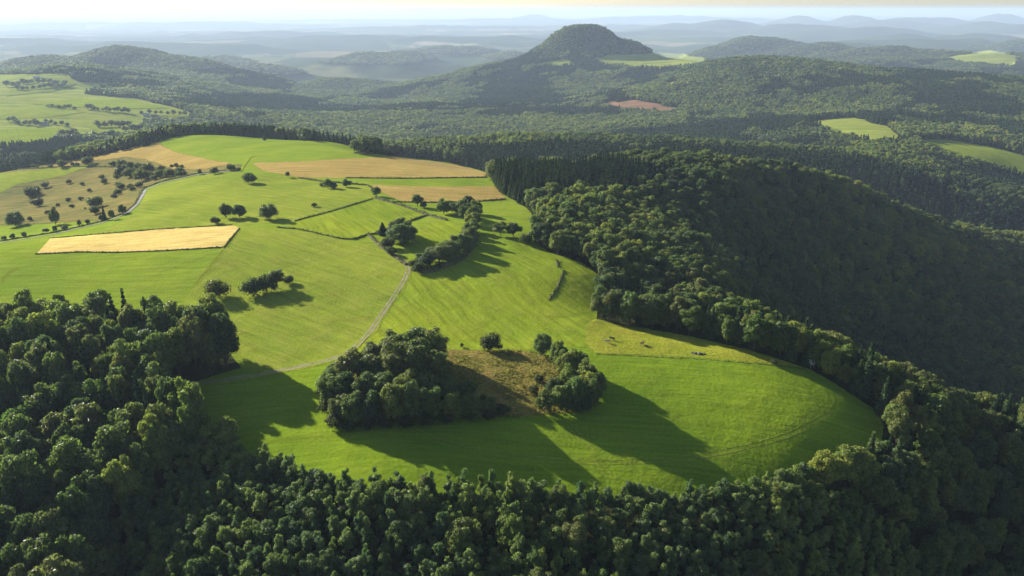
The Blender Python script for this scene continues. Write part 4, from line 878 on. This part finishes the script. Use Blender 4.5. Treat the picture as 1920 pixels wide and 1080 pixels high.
# ---------------------------------------------------------------- cattle, hide, stone heap, farm buildings
def skin_body(name, joints, edges, mat, loc, rz, sc, label, cat, group=None):
    me = bpy.data.meshes.new(name); me.from_pydata([j[:3] for j in joints], edges, []); me.materials.append(mat)
    o = link(name, me, None, loc); o.rotation_euler = (0, 0, rz); o.scale = (sc, sc, sc)
    md = o.modifiers.new('skin', 'SKIN'); me.skin_vertices[0].data[0].use_root = True
    for v, j in zip(me.skin_vertices[0].data, joints): v.radius = (j[3], j[4] if len(j) > 4 else j[3])
    sb = o.modifiers.new('smooth', 'SUBSURF'); sb.levels = 1; sb.render_levels = 1
    return tag(o, label, cat, group)
COW_J = [(0,0,1.05,.34,.40),(.55,0,1.08,.33,.40),(-.6,0,1.1,.34,.36),(.95,0,1.2,.2,.28),(1.2,0,1.28,.15,.17),(1.5,0,1.12,.09,.11),
 (.6,.22,.75,.13),(.62,.22,.38,.07),(.6,.22,.03,.07),(.6,-.22,.75,.13),(.62,-.22,.38,.07),(.6,-.22,.03,.07),
 (-.65,.24,.78,.16),(-.76,.24,.42,.07),(-.68,.24,.03,.07),(-.65,-.24,.78,.16),(-.76,-.24,.42,.07),(-.68,-.24,.03,.07),(-.95,0,1.2,.06),(-1.02,0,.6,.04),
 (1.18,.2,1.36,.05),(1.18,-.2,1.36,.05)]
COW_E = [(0,1),(0,2),(1,3),(3,4),(4,5),(1,6),(6,7),(7,8),(1,9),(9,10),(10,11),(2,12),(12,13),(13,14),(2,15),(15,16),(16,17),(2,18),(18,19),(4,20),(4,21)]
def cow_mat(name, a, b):
    m, t, o = mat_new(name); tc = N(t, 'ShaderNodeTexCoord'); f = noise(t, tc.outputs['Object'], 1.3, 1, 0.4)
    d = N(t, 'ShaderNodeBsdfPrincipled'); d.inputs['Roughness'].default_value = 0.7; t.links.new(mixc(t, remap(t, f, 0.49, 0.53), a, b), d.inputs['Base Color']); t.links.new(d.outputs[0], o.inputs[0]); return m
cm1 = cow_mat('dark_hide', (0.03, 0.022, 0.018), (0.06, 0.035, 0.025)); cm2 = cow_mat('pied_hide', (0.42, 0.38, 0.33), (0.05, 0.03, 0.022)); cm3 = cow_mat('fawn_hide', (0.32, 0.22, 0.14), (0.12, 0.07, 0.045))
for (px, py), rz, mt, lb in [((1148,638), 2.7, cm1, 'dark cow standing at the head of the pasture, furthest back of the four'), ((1139,643), 2.9, cm2, 'pied cow standing just in front of the dark cow'),
 ((1204,647), 0.5, cm3, 'fawn cow standing alone in the middle of the pasture'), ((1211,651), -0.3, cm1, 'dark calf lying close beside the fawn cow')]:
    p = gp(px, py); skin_body('cow', COW_J, COW_E, mt, tuple(p), rz, 1.05 if 'calf' not in lb else 0.7, lb, 'cow', 'cattle on the pasture')

def boxes(name, items, mat, parent=None, loc=None):
    """axis-aligned or tilted boxes: (centre, half sizes, rotation)"""
    bm = bmesh.new()
    for c, s, r in items:
        g = bmesh.ops.create_cube(bm, size=2.0, matrix=Matrix.Translation(c) @ (r if r else Matrix()) .to_4x4() @ Matrix.Diagonal((*s, 1)))
    me = bpy.data.meshes.new(name); bm.to_mesh(me); bm.free(); me.materials.append(mat); return link(name, me, parent, loc)
def rotm(ax, deg): return Matrix.Rotation(R(deg), 3, ax)
p = gp(1520, 690); hide = empty('raised_hide', tuple(p)); hide.rotation_euler = (0, 0, R(20)); hide.scale = (1.15,) * 3
tag(hide, 'pale boxy raised hunting hide at the corner of meadow and wood', 'hide')
for sx in (-1, 1):
    for sy in (-1, 1): boxes('leg', [((sx * 0.62, sy * 0.62, 0.75), (0.06, 0.06, 0.85), None)], M['board'], hide)
boxes('floor', [((0, 0, 1.55), (0.8, 0.8, 0.05), None)], M['board'], hide)
boxes('wall', [((-0.77, 0, 2.35), (0.03, 0.77, 0.75), None)], M['board'], hide); boxes('wall', [((0.77, 0, 2.05), (0.03, 0.77, 0.45), None), ((0.77, 0.6, 2.75), (0.03, 0.17, 0.35), None), ((0.77, -0.6, 2.75), (0.03, 0.17, 0.35), None)], M['board'], hide)
boxes('wall', [((0, -0.77, 2.0), (0.74, 0.03, 0.4), None), ((0.6, -0.77, 2.75), (0.14, 0.03, 0.35), None), ((-0.6, -0.77, 2.75), (0.14, 0.03, 0.35), None)], M['board'], hide); boxes('wall', [((0, 0.77, 2.35), (0.74, 0.03, 0.75), None)], M['board'], hide)
boxes('roof', [((0, 0, 3.2), (0.98, 0.98, 0.05), rotm('Y', 7))], M['roof'], hide)
ld = boxes('ladder', [((1.15, -0.22, 0.8), (0.03, 0.03, 0.95), rotm('Y', -22)), ((1.15, 0.22, 0.8), (0.03, 0.03, 0.95), rotm('Y', -22))], M['board'], hide)
for i in range(5): boxes('rung', [((1.45 - i * 0.15, 0, 0.15 + i * 0.33), (0.025, 0.22, 0.025), None)], M['board'], ld)

p = gp(1310, 664); heap = empty('stone_heap', tuple(p)); tag(heap, 'long low heap of grey stones lying in the pasture', 'stone heap')
sm = []
for s in range(4):
    r_ = np.random.default_rng(300 + s); sm.append(mesh_np('stone', ICO2_V * r_.uniform(0.78, 1.15, (42, 1)) * np.array([1, .8, .65]), [ICO2_F], [M['stone']]))
for i in range(26):
    t_ = rng.uniform(-1, 1); q = (t_ * 2.6, rng.normal(0, 0.55) * (1 - .4 * abs(t_)), 0); st = link('stone', sm[i % 4], heap, (q[0], q[1] - .25 * q[0], float(hgt(p[0] + q[0], p[1] + q[1]) - p[2]) + rng.uniform(0.1, 0.6) * (1 - abs(t_) * .6)))
    k = rng.uniform(0.3, 0.62); st.scale = (k, k, k); st.rotation_euler = tuple(rng.uniform(0, 3, 3))

def gable(name, px, py, L, W_, hw, hr, rz, wm, rm, label, windows=2):
    p = gp(px, py); e = empty(name, tuple(p)); e.rotation_euler = (0, 0, R(rz)); tag(e, label, 'building')
    V = [(-L, -W_, -1.5), (L, -W_, -1.5), (L, W_, -1.5), (-L, W_, -1.5), (-L, -W_, hw), (L, -W_, hw), (L, W_, hw), (-L, W_, hw), (-L, 0, hw + hr), (L, 0, hw + hr)]
    link('wall', mesh_np('wall', V, [np.array([(0, 1, 5, 4), (1, 2, 6, 5), (2, 3, 7, 6), (3, 0, 4, 7)]), np.array([(5, 6, 9), (7, 4, 8)])], [wm]), e)
    a = math.atan2(hr, W_); sl = math.hypot(W_, hr) / 2 + 0.35
    for s in (-1, 1): boxes('roof', [((0, s * W_ / 2 * 1.06, hw + hr / 2 + 0.06), (L + 0.5, sl, 0.09), Matrix.Rotation(-s * a, 3, 'X'))], rm, e)
    for i in range(windows):
        x = -L + (i + 0.5) * 2 * L / windows; boxes('window', [((x, -W_ - 0.03, hw * 0.55), (0.6, 0.06, 0.7), None)], M['shade'], e)
    boxes('door', [((L * 0.1, -W_ - 0.04, 0.2), (1.1, 0.06, 1.5), None)], M['shade'], e)
gable('barn', 92, 288, 14, 6, 4, 4.5, 28, M['board'], M['roof'], 'long grey-roofed barn among the dark trees of the side valley', 3)
gable('farmhouse', 83, 236, 9, 5.5, 5, 4, 5, M['white'], M['roof'], 'white farmhouse at the end of the farmstead clump', 4)
gable('farmhouse', 275, 219, 9, 5, 5, 4, -8, M['white'], M['roof'], 'pale farmhouse below the long hedgerow, left one', 3)
gable('farmhouse', 292, 221, 11, 5, 4, 4, -12, M['white'], M['redroof'], 'pale farmhouse below the long hedgerow, right one', 3)
gable('farmhouse', 70, 148, 12, 6, 5, 4, 0, M['white'], M['roof'], 'white house at the top of the side valley', 3)
for i in range(20):
    px = 690 + 40 * rng.normal(); py = 164 + 5 * rng.normal()
    gable('village_house', px, py, rng.uniform(6, 9), 4.5, 4, 4, rng.uniform(0, 180), M['white'], [M['redroof'], M['roof']][i % 2], 'tiny pale house of the hazy village in the far valley', 2)
for o in COL.objects:
    if o.name.startswith('village_house'): o['group'] = 'houses of the far village'

# ---------------------------------------------------------------- air
def build_haze():
    zb = float(GZ.min()) - 20; zt = 185.0; zb = min(zb, -420)
    x, y0, y1 = 118000.0, -9000.0, 95000.0
    V = [(-x, y0, zb), (x, y0, zb), (x, y1, zb), (-x, y1, zb), (-x, y0, zt), (x, y0, zt), (x, y1, zt), (-x, y1, zt)]
    F = np.array([(0, 3, 2, 1), (4, 5, 6, 7), (0, 1, 5, 4), (1, 2, 6, 5), (2, 3, 7, 6), (3, 0, 4, 7)])
    m, t, o = mat_new('haze_air'); pv = N(t, 'ShaderNodeVolumePrincipled')
    pv.inputs['Color'].default_value = (0.54, 0.68, 0.90, 1); pv.inputs['Density'].default_value = HAZE_DENSITY; pv.inputs['Anisotropy'].default_value = 0.15
    t.links.new(pv.outputs[0], o.inputs['Volume'])
    h = link('haze', mesh_np('haze', V, [F], [m])); tag(h, 'pale blue haze filling the air over the land', 'haze', kind='stuff')
build_haze()
